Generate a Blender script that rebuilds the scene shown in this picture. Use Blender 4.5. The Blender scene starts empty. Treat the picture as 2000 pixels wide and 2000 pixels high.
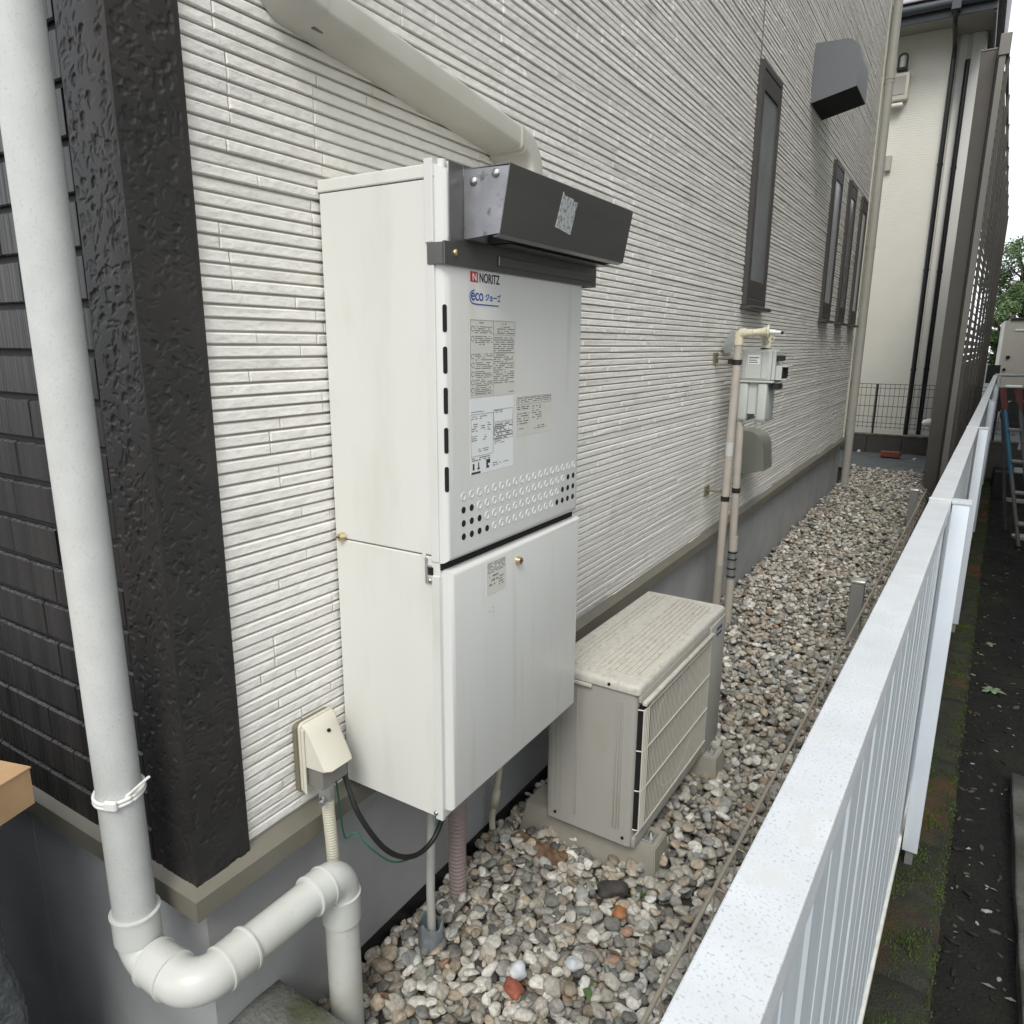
import bpy, bmesh, math, random
import numpy as np
from mathutils import Vector, Matrix, noise
random.seed(7); rng = np.random.default_rng(7)
S = bpy.context.scene; COL = S.collection
R = math.radians; PI = math.pi
# ------------------------------------------------------------------ camera, world, sun, exposure
cam = bpy.data.objects.new('camera', bpy.data.cameras.new('camera')); COL.objects.link(cam); S.camera = cam
cyaw, cpit, crol = .5536, -.2273, .0072
d = Vector((-math.sin(cyaw)*math.cos(cpit), math.cos(cyaw)*math.cos(cpit), math.sin(cpit)))
rt = Vector((math.cos(cyaw), math.sin(cyaw), 0)); up = rt.cross(d)
rt2 = rt*math.cos(crol)+up*math.sin(crol); up2 = -rt*math.sin(crol)+up*math.cos(crol)
m = Matrix((rt2, up2, -d)).transposed().to_4x4(); m.translation = (.9483, -.5868, 1.3136); cam.matrix_world = m
cam.data.sensor_width = 36; cam.data.lens = 1415.965/2000*36; cam.data.clip_start = .02; cam.data.clip_end = 500
SUN_EL, SUN_AZ = R(58), R(140)       # azimuth: from +x towards +y of the sun's direction
W = bpy.data.worlds.new('World'); S.world = W; W.use_nodes = True
nt = W.node_tree; nt.nodes.clear()
sky = nt.nodes.new('ShaderNodeTexSky'); sky.sky_type = 'NISHITA'; sky.sun_disc = False
sky.sun_elevation = R(58); sky.sun_rotation = R(110); sky.dust_density = 3
cloud = nt.nodes.new('ShaderNodeMixRGB'); cloud.blend_type = 'MIX'; cloud.inputs[0].default_value = .85
cloud.inputs[2].default_value = (9.6, 9.9, 10.2, 1)          # overcast cloud layer over the clear sky
bg = nt.nodes.new('ShaderNodeBackground'); bg.inputs[1].default_value = .12
wo = nt.nodes.new('ShaderNodeOutputWorld')
nt.links.new(sky.outputs[0], cloud.inputs[1]); nt.links.new(cloud.outputs[0], bg.inputs[0]); nt.links.new(bg.outputs[0], wo.inputs[0])
sl = bpy.data.lights.new('sun', 'SUN'); sl.energy = 1.5; sl.angle = R(25); sl.color = (1, .97, .92)
so = bpy.data.objects.new('sun', sl); COL.objects.link(so)
sdir = Vector((.30, -.80, .95)).normalized(); so.rotation_euler = sdir.to_track_quat('Z', 'Y').to_euler()
sky.sun_elevation = math.asin(sdir.z); sky.sun_rotation = math.atan2(sdir.x, sdir.y)
S.view_settings.view_transform = 'Standard'; S.view_settings.look = 'None'; S.view_settings.gamma = 1
S.view_settings.exposure = 0.38; S.view_settings.use_curve_mapping = False
S.cycles.max_bounces = 6
# ------------------------------------------------------------------ materials
def mat(name, col, rough=.6, metal=0., var=.0, vscale=8., bump=0., bscale=200., bdist=.001, spec=.5, stretch=(1, 1, 1),
        col2=None, cscale=30., cfac=(.45, .7), col3=None, c3scale=2., c3fac=(.5, .6), coat=0., attr=None, alpha=None):
    """procedural material: base colour with soft variation, second-colour patches (dirt, wear), fine bump"""
    m = bpy.data.materials.new(name); m.use_nodes = True; t = m.node_tree; b = t.nodes['Principled BSDF']
    b.inputs['Roughness'].default_value = rough; b.inputs['Metallic'].default_value = metal
    b.inputs['Specular IOR Level'].default_value = spec; b.inputs['Coat Weight'].default_value = coat
    tc = t.nodes.new('ShaderNodeTexCoord'); mp = t.nodes.new('ShaderNodeMapping'); mp.inputs['Scale'].default_value = stretch
    t.links.new(tc.outputs['Object'], mp.inputs[0])
    def nz(scale, det=3.):
        n = t.nodes.new('ShaderNodeTexNoise'); n.inputs['Scale'].default_value = scale; n.inputs['Detail'].default_value = det
        t.links.new(mp.outputs[0], n.inputs['Vector']); return n.outputs['Fac']
    cur = None
    if attr:
        a = t.nodes.new('ShaderNodeAttribute'); a.attribute_name = attr; cur = a.outputs['Color']
    else:
        c = t.nodes.new('ShaderNodeRGB'); c.outputs[0].default_value = (*col, 1); cur = c.outputs[0]
    if var:
        mr = t.nodes.new('ShaderNodeMapRange'); mr.inputs[1].default_value = .3; mr.inputs[2].default_value = .7
        mr.inputs[3].default_value = 1-var; mr.inputs[4].default_value = 1+var; t.links.new(nz(vscale, 5), mr.inputs[0])
        mu = t.nodes.new('ShaderNodeVectorMath'); mu.operation = 'SCALE'; t.links.new(cur, mu.inputs[0]); t.links.new(mr.outputs[0], mu.inputs['Scale']); cur = mu.outputs[0]
    for col2, cscale, cfac in [q for q in ((col2, cscale, cfac), (col3, c3scale, c3fac)) if q[0]]:
        mr = t.nodes.new('ShaderNodeMapRange'); mr.inputs[1].default_value = cfac[0]; mr.inputs[2].default_value = cfac[1]
        t.links.new(nz(cscale, 6), mr.inputs[0])
        mx = t.nodes.new('ShaderNodeMixRGB'); mx.inputs[2].default_value = (*col2, 1)
        t.links.new(mr.outputs[0], mx.inputs[0]); t.links.new(cur, mx.inputs[1]); cur = mx.outputs[0]
    t.links.new(cur, b.inputs['Base Color'])
    if bump:
        bp = t.nodes.new('ShaderNodeBump'); bp.inputs['Strength'].default_value = bump; bp.inputs['Distance'].default_value = bdist
        t.links.new(nz(bscale, 4), bp.inputs['Height']); t.links.new(bp.outputs[0], b.inputs['Normal'])
    return m
M = dict(
 brick=mat('white_siding', (.80, .78, .73), .6, var=.04, vscale=60, bump=.8, bscale=80, bdist=.0045, stretch=(1, .6, 1), spec=.4, col2=(.72, .70, .645), cscale=2.2, cfac=(.48, .75), col3=(.60, .575, .50), c3scale=9, c3fac=(.60, .80)),
 groove=mat('siding_groove', (.42, .395, .335), .85),  # darker than the strips: shadow in the grooves put into their colour
 tile=mat('dark_tile', (.022, .0205, .020), .42, var=.45, vscale=28, bump=1., bscale=110, bdist=.007, stretch=(1, 1, .02), spec=.5),
 tgroove=mat('tile_groove', (.012, .012, .013), .7),
 trim=mat('black_trim', (.021, .0195, .0185), .50, var=.25, vscale=18, bump=.25, bscale=240, bdist=.0015, spec=.5, col2=(.040, .030, .024), cscale=5, cfac=(.5, .9)),
 found=mat('foundation_stucco', (.40, .405, .41), .85, var=.10, vscale=5, bump=.5, bscale=320, bdist=.002, col2=(.31, .315, .32), cscale=3.5, cfac=(.5, .8)),
 flash=mat('flashing_metal', (.20, .188, .15), .42, metal=.25, var=.06, vscale=12, bump=.05),
 pipe=mat('grey_pipe_plastic', (.53, .54, .52), .5, var=.05, vscale=30, col2=(.44, .45, .43), cscale=330, cfac=(.56, .72), bump=.12, bscale=500, stretch=(1, 1, .8)),
 pvc=mat('white_pvc', (.60, .61, .575), .33, var=.03, vscale=15, col2=(.50, .485, .41), cscale=7, cfac=(.52, .85), col3=(.45, .43, .36), c3scale=50, c3fac=(.64, .85)),
 shell=mat('enamel_shell', (.69, .69, .645), .38, var=.02, vscale=5, bump=.05, bscale=60, bdist=.0006, col2=(.60, .59, .52), cscale=8, cfac=(.54, .85), stretch=(2, 1, .4)),
 front=mat('enamel_front', (.665, .665, .635), .27, var=.02, vscale=4, bump=.05, bscale=90, bdist=.0006, col2=(.54, .53, .465), cscale=9, cfac=(.58, .92), stretch=(1, 3.5, .35)),
 steel=mat('brushed_steel', (.22, .217, .21), .38, metal=.85, var=.12, vscale=14, bump=.12, bscale=300, bdist=.0006, stretch=(1, .08, 1)),
 steel2=mat('worn_steel_side', (.36, .36, .38), .42, metal=.8, var=.2, vscale=22, col2=(.16, .16, .17), cscale=60, cfac=(.58, .75)),
 dark=mat('dark_void', (.006, .006, .006), .9),
 screw=mat('screw_steel', (.55, .55, .53), .28, metal=1),
 brass=mat('brass', (.62, .50, .28), .32, metal=.9),
 red=mat('red_print', (.48, .03, .035), .5), black=mat('black_print', (.03, .03, .035), .5), blue=mat('blue_print', (.03, .07, .30), .5),
 blue_dull=mat('faded_blue_print', (.07, .09, .16), .5), grey_print=mat('grey_print', (.14, .14, .13), .6),
 label_c=mat('label_cream', (.60, .595, .54), .5, var=.03, vscale=20), label_w=mat('label_white', (.74, .76, .75), .45),
 label_old=mat('label_silver_worn', (.46, .50, .49), .6, col2=(.2, .2, .2), cscale=160, cfac=(.5, .62)),
 beige=mat('beige_duct', (.50, .485, .43), .45, var=.03, vscale=9, bump=.06, bscale=400, bdist=.0006, col2=(.42, .40, .33), cscale=5, cfac=(.5, .9)),
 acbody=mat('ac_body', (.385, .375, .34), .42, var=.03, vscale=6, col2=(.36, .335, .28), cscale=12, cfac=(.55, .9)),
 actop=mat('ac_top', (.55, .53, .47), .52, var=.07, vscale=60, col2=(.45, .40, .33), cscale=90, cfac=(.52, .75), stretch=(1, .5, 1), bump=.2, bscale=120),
 acwire=mat('ac_wire', (.66, .63, .55), .45), fin=mat('ac_fins', (.09, .09, .085), .6, metal=.3),
 foot=mat('ac_foot_block', (.33, .31, .26), .75, var=.08, vscale=20, bump=.2, bscale=200, bdist=.002),
 pink=mat('pink_corrugated_hose', (.34, .27, .255), .6, var=.06), cream=mat('cream_conduit', (.54, .52, .42), .5, var=.05),
 cond=mat('grey_conduit', (.40, .40, .37), .55, var=.06), cup=mat('blue_grey_pipe', (.15, .175, .185), .6, var=.2, vscale=30, col2=(.24, .25, .24), cscale=40, cfac=(.55, .75)),
 rubber=mat('black_cable', (.014, .015, .015), .45), green=mat('green_wire', (.02, .14, .08), .5),
 olive=mat('olive_gasket', (.17, .155, .10), .6), obox=mat('outlet_cover', (.66, .63, .53), .38, var=.02), boxdark=mat('outlet_inside', (.20, .19, .17), .6),
 gaspipe=mat('gas_pipe_coating', (.43, .39, .34), .45, var=.06, vscale=20), gascream=mat('gas_valve_paint', (.60, .56, .42), .42, var=.06, vscale=30, bump=.2, bscale=150),
 meter=mat('meter_paint', (.50, .52, .49), .4, var=.04), galv=mat('galvanised', (.42, .43, .42), .4, metal=.7, var=.12, vscale=30),
 hood=mat('grey_hood', (.16, .168, .178), .38, metal=.2, var=.02), vent=mat('vent_paint', (.26, .27, .225), .4, metal=.2),
 wframe=mat('window_frame', (.075, .07, .065), .4, metal=.3), glass=mat('window_glass', (.19, .205, .205), .08, spec=.9, var=.25, vscale=3),  # glass grey and its mottling stand in for reflected sky
 sky_pane=mat('sky_tone_pane', (.50, .52, .54), .15, spec=.8),  # pale pane colour paints the bright sky reflection
 dpipe=mat('taupe_downpipe', (.40, .39, .345), .42, var=.03), wtrim=mat('cream_corner_board', (.58, .57, .48), .5),
 alu=mat('white_rail_paint', (.60, .63, .655), .45, var=.07, vscale=14, col2=(.40, .43, .45), cscale=330, cfac=(.56, .68), col3=(.58, .60, .60), c3scale=26, c3fac=(.56, .66), bump=.15, bscale=600, bdist=.0006),
 slat=mat('silver_slat_paint', (.62, .68, .72), .38, metal=.15, var=.06, vscale=14, stretch=(1, 1, .2), col2=(.48, .52, .52), cscale=60, cfac=(.58, .8)),
 post=mat('silver_post_paint', (.66, .71, .76), .36, metal=.15, var=.03), postf=mat('grey_taupe_post', (.28, .275, .27), .5, metal=.2),
 sill=mat('weathered_low_rail', (.62, .62, .57), .7, var=.12, vscale=30, bump=.3, bscale=200, bdist=.002),
 wire=mat('beige_fence_wire', (.34, .30, .24), .45), pcap=mat('post_cap', (.62, .60, .54), .3, metal=.6),
 edging=mat('dark_edging', (.10, .10, .092), .9, var=.25, vscale=18, bump=.7, bscale=120, bdist=.006, col2=(.04, .045, .03), cscale=9, cfac=(.4, .65)), conc=mat('concrete_old', (.20, .20, .185), .9, var=.2, vscale=14, bump=.7, bscale=120, bdist=.006, col2=(.075, .085, .045), cscale=9, cfac=(.42, .62)),  # edging is a darker grey than the old concrete
 moss=mat('mossy_curb', (.022, .021, .016), .92, var=.5, vscale=25, bump=1., bscale=150, bdist=.01, col2=(.022, .032, .007), cscale=14, cfac=(.40, .72), col3=(.11, .036, .012), c3scale=1.9, c3fac=(.52, .68)),
 rust=mat('rust_brown_stain', (.13, .045, .018), .9, var=.3, vscale=30, bump=.6, bscale=160, bdist=.005, col2=(.05, .05, .03), cscale=20, cfac=(.55, .7)),
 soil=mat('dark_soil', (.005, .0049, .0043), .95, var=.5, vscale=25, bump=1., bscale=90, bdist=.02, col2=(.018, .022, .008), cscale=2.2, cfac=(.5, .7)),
 under=mat('gravel_bed', (.07, .065, .055), .95, bump=.8, bscale=60, bdist=.01),
 pebble=mat('pebbles', (.3, .3, .3), .66, attr='tint', var=.28, vscale=120, bump=.45, bscale=240, bdist=.003, spec=.35),
 membrane=mat('black_membrane', (.01, .01, .011), .55), tarp=mat('weed_sheet', (.085, .10, .105), .6, var=.15, vscale=6, bump=.4, bscale=60, bdist=.006),
 rbrick=mat('red_brick', (.23, .07, .045), .85, var=.2, vscale=60, bump=.4), block=mat('dark_block', (.085, .08, .075), .9, var=.12, vscale=18, bump=.4, bscale=140),
 dmesh=mat('dark_green_mesh', (.03, .032, .03), .5), cream_wall=mat('cream_wall', (.78, .77, .69), .7, var=.02, vscale=4),
 nblack=mat('black_downpipe', (.012, .013, .014), .35), eave=mat('slate_eave', (.055, .065, .075), .4, var=.08), roof=mat('roof_slate', (.30, .28, .30), .6, var=.12, vscale=10),
 soffit=mat('soffit', (.42, .41, .37), .6), bronze=mat('bronze_screen', (.115, .105, .092), .42, metal=.35, var=.05), bronze_l=mat('bronze_light', (.24, .228, .205), .4, metal=.35),
 leaf=mat('tree_leaves', (.055, .10, .028), .6, var=.5, vscale=1.6), bark=mat('bark', (.09, .07, .05), .9, bump=.5, bscale=20, bdist=.02),
 weed=mat('weed_leaves', (.07, .13, .035), .55, var=.25, vscale=50), wleaf=mat('pale_weed_leaves', (.16, .22, .13), .55, var=.25, vscale=30),
 mosstuft=mat('moss_tufts', (.040, .062, .009), .9, var=.6, vscale=12), paledry=mat('pale_dry_leaf', (.20, .19, .15), .8, var=.5, vscale=20), dry=mat('dry_leaf', (.16, .10, .06), .8, var=.3, vscale=60), card=mat('cardboard', (.42, .27, .14), .75, var=.08, vscale=20, bump=.1, bscale=200), 
 wrap=mat('bubble_wrap', (.12, .13, .13), .22, var=.3, vscale=40, bump=1., bscale=55, bdist=.012, spec=.8),
 shade_alu=mat('shaded_aluminium', (.17, .17, .165), .5, metal=.3, var=.1), cabin=mat('cabin_beige', (.42, .40, .35), .4, var=.03), aluraw=mat('raw_aluminium', (.55, .56, .55), .35, metal=.7), lblue=mat('blue_tape', (.05, .17, .26), .5), lred=mat('shaded_red_plastic', (.12, .025, .02), .5),  # stepladder metal and red plastic coloured darker for the shade around them
 pale=mat('pale_lid', (.50, .49, .42), .7, var=.1), stone_w=mat('white_stone', (.54, .56, .58), .45, var=.06, vscale=60, bump=.15), stone_r=mat('red_stone', (.33, .10, .06), .7, var=.2, vscale=90, bump=.6, bscale=120, bdist=.003),
 stone_o=mat('orange_stone', (.36, .15, .055), .6, var=.2, vscale=60, bump=.3), stone_d=mat('dark_stone', (.055, .05, .045), .8, var=.3, vscale=60, bump=.5, bscale=90, bdist=.004),
 asphalt=mat('asphalt', (.05, .05, .05), .9, bump=.4, bscale=200, bdist=.004), white=mat('white_plastic', (.78, .78, .74), .4))
# ------------------------------------------------------------------ object helpers
LOC = {}
def finish(o, parent=None, label=None, cat=None, group=None, kind=None):
    COL.objects.link(o)
    if parent:
        o.parent = parent; o.matrix_parent_inverse = Matrix.Translation(-Vector(LOC.get(parent.name, (0, 0, 0))))
    if label: o['label'] = label
    if cat: o['category'] = cat
    if group: o['group'] = group
    if kind: o['kind'] = kind
    return o
def thing(name, label, cat, loc, group=None):
    o = bpy.data.objects.new(name, None); o.location = loc; o.empty_display_size = .05
    finish(o, None, label, cat, group); LOC[o.name] = tuple(loc); return o
def obj(name, bm, mt, parent=None, smooth=False, auto=None, **k):
    if isinstance(bm, bmesh.types.BMesh):
        me = bpy.data.meshes.new(name)
        bmesh.ops.recalc_face_normals(bm, faces=bm.faces[:]); bm.to_mesh(me); bm.free()
    else: me = bm
    for q in (mt if isinstance(mt, (list, tuple)) else [mt]): me.materials.append(M[q])
    o = bpy.data.objects.new(name, me); finish(o, parent, **k)
    if smooth:
        me.shade_smooth()
        if auto: me.set_sharp_from_angle(angle=R(auto))
    return o
def T(loc, rz=0., rx=0., ry=0.):
    return Matrix.Translation(loc) @ Matrix.Rotation(rz, 4, 'Z') @ Matrix.Rotation(ry, 4, 'Y') @ Matrix.Rotation(rx, 4, 'X')
def box(bm, a, b, bev=0., seg=1, mtx=None, only=None, mi=0):
    r = bmesh.ops.create_cube(bm, size=1); vs = r['verts']
    a, b = Vector(a), Vector(b); c = (a+b)/2; s = b-a
    for v in vs: v.co = Vector((v.co.x*s.x, v.co.y*s.y, v.co.z*s.z))+c
    fs = {f for v in vs for f in v.link_faces}
    if bev:
        es = {e for v in vs for e in v.link_edges}
        if only: es = {e for e in es if only(e)}
        rr = bmesh.ops.bevel(bm, geom=list(es), offset=bev, segments=seg, profile=.5, affect='EDGES', clamp_overlap=True)
        vs = list({v for f in rr['faces'] for v in f.verts} | {v for v in vs if v.is_valid})
        fs = {f for v in vs for f in v.link_faces}
    if mi:
        for f in fs: f.material_index = mi
    if mtx is not None: bmesh.ops.transform(bm, matrix=mtx, verts=vs)
    return vs
def BX(*boxes, bev=0., seg=1, mtx=None):
    bm = bmesh.new()
    for a, b in boxes: box(bm, a, b, bev, seg, mtx)
    return bm
def cyl(bm, p, q, r, r2=None, n=20, caps=True):
    p, q = Vector(p), Vector(q); ax = q-p; L = ax.length
    r2 = r if r2 is None else r2
    mt_ = Matrix.Translation((p+q)/2) @ ax.to_track_quat('Z', 'Y').to_matrix().to_4x4()
    return bmesh.ops.create_cone(bm, cap_ends=caps, segments=n, radius1=r, radius2=r2, depth=L, matrix=mt_)['verts']
def CY(*c, n=20):
    bm = bmesh.new()
    for a in c: cyl(bm, *a, n=n)
    return bm
def tube(bm, pts, r, n=14, cap=True):
    """sweep a circle along pts; r is a number or a list"""
    pts = [Vector(p) for p in pts]; k = len(pts); rs = r if isinstance(r, (list, tuple)) else [r]*k
    tg = [(pts[min(i+1, k-1)]-pts[max(i-1, 0)]).normalized() for i in range(k)]
    nrm = tg[0].orthogonal().normalized(); rings = []
    for i in range(k):
        nrm = (nrm-tg[i]*nrm.dot(tg[i])).normalized(); b = tg[i].cross(nrm)
        rings.append([bm.verts.new(pts[i]+(nrm*math.cos(2*PI*j/n)+b*math.sin(2*PI*j/n))*rs[i]) for j in range(n)])
    for i in range(k-1):
        for j in range(n): bm.faces.new((rings[i][j], rings[i][(j+1) % n], rings[i+1][(j+1) % n], rings[i+1][j]))
    if cap: bm.faces.new(rings[0][::-1]); bm.faces.new(rings[-1])
def TU(pts, r, n=14):
    bm = bmesh.new(); tube(bm, pts, r, n); return bm
def arc(c, a, b, n=8):
    """quarter bend: points c + a*cos + b*sin"""
    c, a, b = Vector(c), Vector(a), Vector(b)
    return [c+a*math.cos(PI/2*i/n)+b*math.sin(PI/2*i/n) for i in range(n+1)]
def smooth_path(pts, n=10):
    P = [Vector(p) for p in pts]; P = [P[0]*2-P[1]]+P+[P[-1]*2-P[-2]]; out = []
    for i in range(1, len(P)-2):
        for k in range(n):
            t = k/n; a, b, c, e = P[i-1:i+3]
            out.append(.5*((2*b)+(c-a)*t+(2*a-5*b+4*c-e)*t*t+(3*b-a-3*c+e)*t**3))
    out.append(P[-2]); return out
def corr(pts, r, pitch, depth, n=14, step=4):
    """corrugated hose along a dense path"""
    P = [Vector(p) for p in pts]; L = [0.]
    for i in range(1, len(P)): L.append(L[-1]+(P[i]-P[i-1]).length)
    k = int(L[-1]/pitch*step); out = []; rs = []; j = 0
    for i in range(k+1):
        s = L[-1]*i/k
        while j < len(L)-2 and L[j+1] < s: j += 1
        t = (s-L[j])/max(L[j+1]-L[j], 1e-9); out.append(P[j].lerp(P[j+1], min(t, 1))); rs.append(r-depth*(i % step == 0)-depth*.25*(i % step in (1, step-1)))
    return TU(out, rs, n)
def prism(bm, poly, ax, a, b, mi=0):
    """extrude a polygon of 2-D points along an axis ('x': poly is (y,z); 'y': (x,z); 'z': (x,y))"""
    def P(u, v, w): return {'x': (w, u, v), 'y': (u, w, v), 'z': (u, v, w)}[ax]
    A = [bm.verts.new(P(u, v, a)) for u, v in poly]; B = [bm.verts.new(P(u, v, b)) for u, v in poly]; n = len(poly)
    fs = [bm.faces.new(A[::-1]), bm.faces.new(B)]+[bm.faces.new((A[i], A[(i+1) % n], B[(i+1) % n], B[i])) for i in range(n)]
    for f in fs: f.material_index = mi
def PR(poly, ax, a, b):
    bm = bmesh.new(); prism(bm, poly, ax, a, b); return bm
def pydata(name, v, f):
    me = bpy.data.meshes.new(name); me.from_pydata(v, [], f); me.update(); return me
def ball(p, r, sc=(1, 1, 1), n=2, jit=0., rot=None, seed=0):
    bm = bmesh.new(); bmesh.ops.create_icosphere(bm, subdivisions=n, radius=r)
    for v in bm.verts:
        k = 1+jit*noise.noise(v.co/r*1.1+Vector((seed*3.1, seed, 0)))
        v.co = Vector((v.co.x*sc[0]*k, v.co.y*sc[1]*k, v.co.z*sc[2]*k))
    if rot: bmesh.ops.rotate(bm, matrix=rot, verts=bm.verts[:])
    bmesh.ops.translate(bm, vec=p, verts=bm.verts[:]); return bm
def screw(parent, p, nrm, r=.0045, mt='screw'):
    p = Vector(p); nrm = Vector(nrm).normalized(); bm = bmesh.new()
    tube(bm, [p-nrm*.001, p+nrm*.0012, p+nrm*.0026, p+nrm*.0034], [r, r, r*.75, r*.2], 12)
    return obj('screw', bm, mt, parent, True, 50)
SL = .033                                             # the fences run 1.9 degrees off the house wall
# ------------------------------------------------------------------ the house
ZF = .458; YE = 7.02; HT = 5.6                       # bottom of the cladding, far corner, wall height
house = thing('house', 'house clad in white ribbed siding with a dark tiled front and black corner trim', 'house', (-3, 3.5, 0))
obj('foundation', BX(((-.6, .02, -.6), (-.02, YE-.02, ZF-.03)), ((-7, .02, -.6), (-.602, YE-.02, ZF-.03))), 'found', house)
obj('wall_core', BX(((-7, .012, ZF-.03), (-.016, YE, HT))), 'groove', house)
def flashing(name, prof, path_y, path_x):
    bm = bmesh.new()
    prism(bm, prof, 'y', path_y[0], path_y[1]); obj(name, bm, 'flash', house)
fp = [(-.012, .476), (-.004, .472), (.021, .455), (.021, .418), (.018, .415), (-.019, .415), (-.019, .44)]
bm = bmesh.new()                                      # mitred L: side run and front run
A = [bm.verts.new((x, YE, z)) for x, z in fp]; B = [bm.verts.new((x, -x, z)) for x, z in fp]; C_ = [bm.verts.new((-7, -x, z)) for x, z in fp]; n = len(fp)
for P_, Q_ in ((A, B), (B, C_)):
    for i in range(n): bm.faces.new((P_[i], P_[(i+1) % n], Q_[(i+1) % n], Q_[i]))
bm.faces.new(A); bm.faces.new(C_[::-1])
obj('flashing', bm, 'flash', house)
# white siding: every strip has its own edges; the nearest 300 strips are parts, the rest one joined part
WIN = [(2.995, 3.365), (5.05, 5.39), (5.77, 6.10), (6.48, 6.80)]; WZ = (1.50, 2.54)
PIT = .0194; XB = -.0112; XF = -.004
rows = int((HT-ZF)/PIT); bricks = []
joints = None
for k in range(rows):
    z0 = ZF+k*PIT; z1 = z0+PIT-.0034
    if joints is None or rng.random() > .42:
        joints = [.098]; y = .098+rng.uniform(.03, .3)
        while y < YE: joints.append(y); y += rng.choice([.12, .19, .26, .33, .42])*rng.uniform(.85, 1.15)
        joints.append(YE-.06)
    out = rng.uniform(-.0012, .0012)
    for a, b in zip(joints[:-1], joints[1:]):
        segs = [(a+.0008, b-.0008)]
        for w0, w1 in WIN:
            if z1 > WZ[0]-.01 and z0 < WZ[1]+.01:
                ns = []
                for p, q in segs:
                    if q <= w0 or p >= w1: ns.append((p, q))
                    else:
                        if p < w0-.01: ns.append((p, w0))
                        if q > w1+.01: ns.append((w1, q))
                segs = ns
        for p, q in segs:
            if q-p > .008: bricks.append((p, q, z0, z1, XF+out+rng.uniform(-.0008, .0008)))
def brick_geo(p, q, z0, z1, xf):
    c = .0016; t = rng.uniform(-.0008, .0008, 4)
    v = [(XB, p, z0), (XB, q, z0), (XB, q, z1), (XB, p, z1),
         (xf-c, p, z0+.0004), (xf-c, q, z0+.0004), (xf-c*1.6, q, z1), (xf-c*1.6, p, z1),
         (xf+t[0], p+c, z0+c), (xf+t[1], q-c, z0+c), (xf+t[2], q-c, z1-c*1.5), (xf+t[3], p+c, z1-c*1.5)]
    f = [(0, 1, 5, 4), (1, 2, 6, 5), (2, 3, 7, 6), (3, 0, 4, 7), (4, 5, 9, 8), (5, 6, 10, 9), (6, 7, 11, 10), (7, 4, 8, 11), (8, 9, 10, 11)]
    return v, f
camp = np.array([.9483, -.5868, 1.3136])
def score(b):
    y = (b[0]+b[1])/2; z = (b[2]+b[3])/2
    if .36 < y < .9 and z < 1.56: return 99
    if y < 1.6 and z > 2.4: return 99
    return np.linalg.norm(np.array([0, y, z])-camp)/math.sqrt(b[1]-b[0]+.05)
order = sorted(range(len(bricks)), key=lambda i: score(bricks[i])); near = set(order[:300])
siding = obj('siding_board', BX(((-.0132, .0985, ZF-.012), (XB+.0002, YE-.06, HT))), 'groove', house)
V, F = [], []
for i, b in enumerate(bricks):
    v, f = brick_geo(*b)
    if i in near: obj('brick', pydata('brick', v, f), 'brick', siding)
    else: n = len(V); V += v; F += [tuple(a+n for a in q) for q in f]
obj('brick_field', pydata('brick_field', V, F), 'brick', siding, kind='stuff')
# corner trim with carved gouges (real relief)
def carved(S0, S1, Z0, Z1, step, seed):
    rg = np.random.default_rng(seed); ns = int((S1-S0)/step)+1; nz = int((Z1-Z0)/step)+1
    H = np.zeros((nz, ns)); ss = np.linspace(S0, S1, ns); zz = np.linspace(Z0, Z1, nz)
    N = int((S1-S0)*(Z1-Z0)/(1.7e-4 if seed == 4 else 1.5e-4))
    for _ in range(N):
        c = np.array([rg.uniform(S0, S1), rg.uniform(Z0, Z1)]); big = rg.random() < .2
        L = rg.uniform(.004, .008) if big else rg.uniform(.004, .010); w = rg.uniform(.0028, .0045) if big else rg.uniform(.0010, .0017)
        a = rg.normal(.2, .75) if seed % 2 else rg.normal(1.0, 1.0); cur = rg.uniform(-38, 38); dep = rg.uniform(.0006, .0012)*(2. if big else 1)
        j0, j1 = np.searchsorted(ss, [c[0]-L-.004, c[0]+L+.004]); i0, i1 = np.searchsorted(zz, [c[1]-L-.004, c[1]+L+.004])
        if j1 <= j0 or i1 <= i0: continue
        X, Z = np.meshgrid(ss[j0:j1]-c[0], zz[i0:i1]-c[1])
        u = X*math.cos(a)+Z*math.sin(a); v = -X*math.sin(a)+Z*math.cos(a)-cur*u*u
        g = np.clip(2.2-np.abs(v)/w*(1+(u/L)**2)-(np.abs(u)/L)**4, 0, 1)
        g = g*g*(3-2*g); H[i0:i1, j0:j1] = np.maximum(H[i0:i1, j0:j1], g*dep)
    e = np.minimum(ss-S0, S1-ss)/.006; H *= np.clip(e, 0, 1)[None, :]; H *= np.clip((zz-Z0)/.006, 0, 1)[:, None]
    return ss, zz, H
def carved_mesh(name, S0, S1, seed, put, mtname='trim'):
    ss, zz, H = carved(S0, S1, ZF+.004, 2.15, .0015, seed); nz, ns = H.shape
    v = [put(ss[j], zz[i], H[i, j]) for i in range(nz) for j in range(ns)]
    k = lambda i, j: i*ns+j
    f = [(k(i, j), k(i, j+1), k(i+1, j+1), k(i+1, j)) for i in range(nz-1) for j in range(ns-1)]
    o = obj(name, pydata(name, v, f), 'trim', trim, kind='stuff' if False else None); o.data.shade_smooth(); return o
XT = .005; YT = -.006
trim = obj('corner_trim', BX(((-.106, YT+.005, ZF+.004), (XT-.005, .088, HT)), ((XT-.006, .0885, ZF+.002), (XT-.001, .0965, HT)), ((-.1095, YT+.003, ZF+.002), (-.1065, .012, HT)), ((-.106, YT, 2.15), (XT, .088, HT)), ((XT-.006, YT+.001, ZF+.004), (XT-.0008, YT+.006, 2.15))), 'trim', house)
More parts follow.
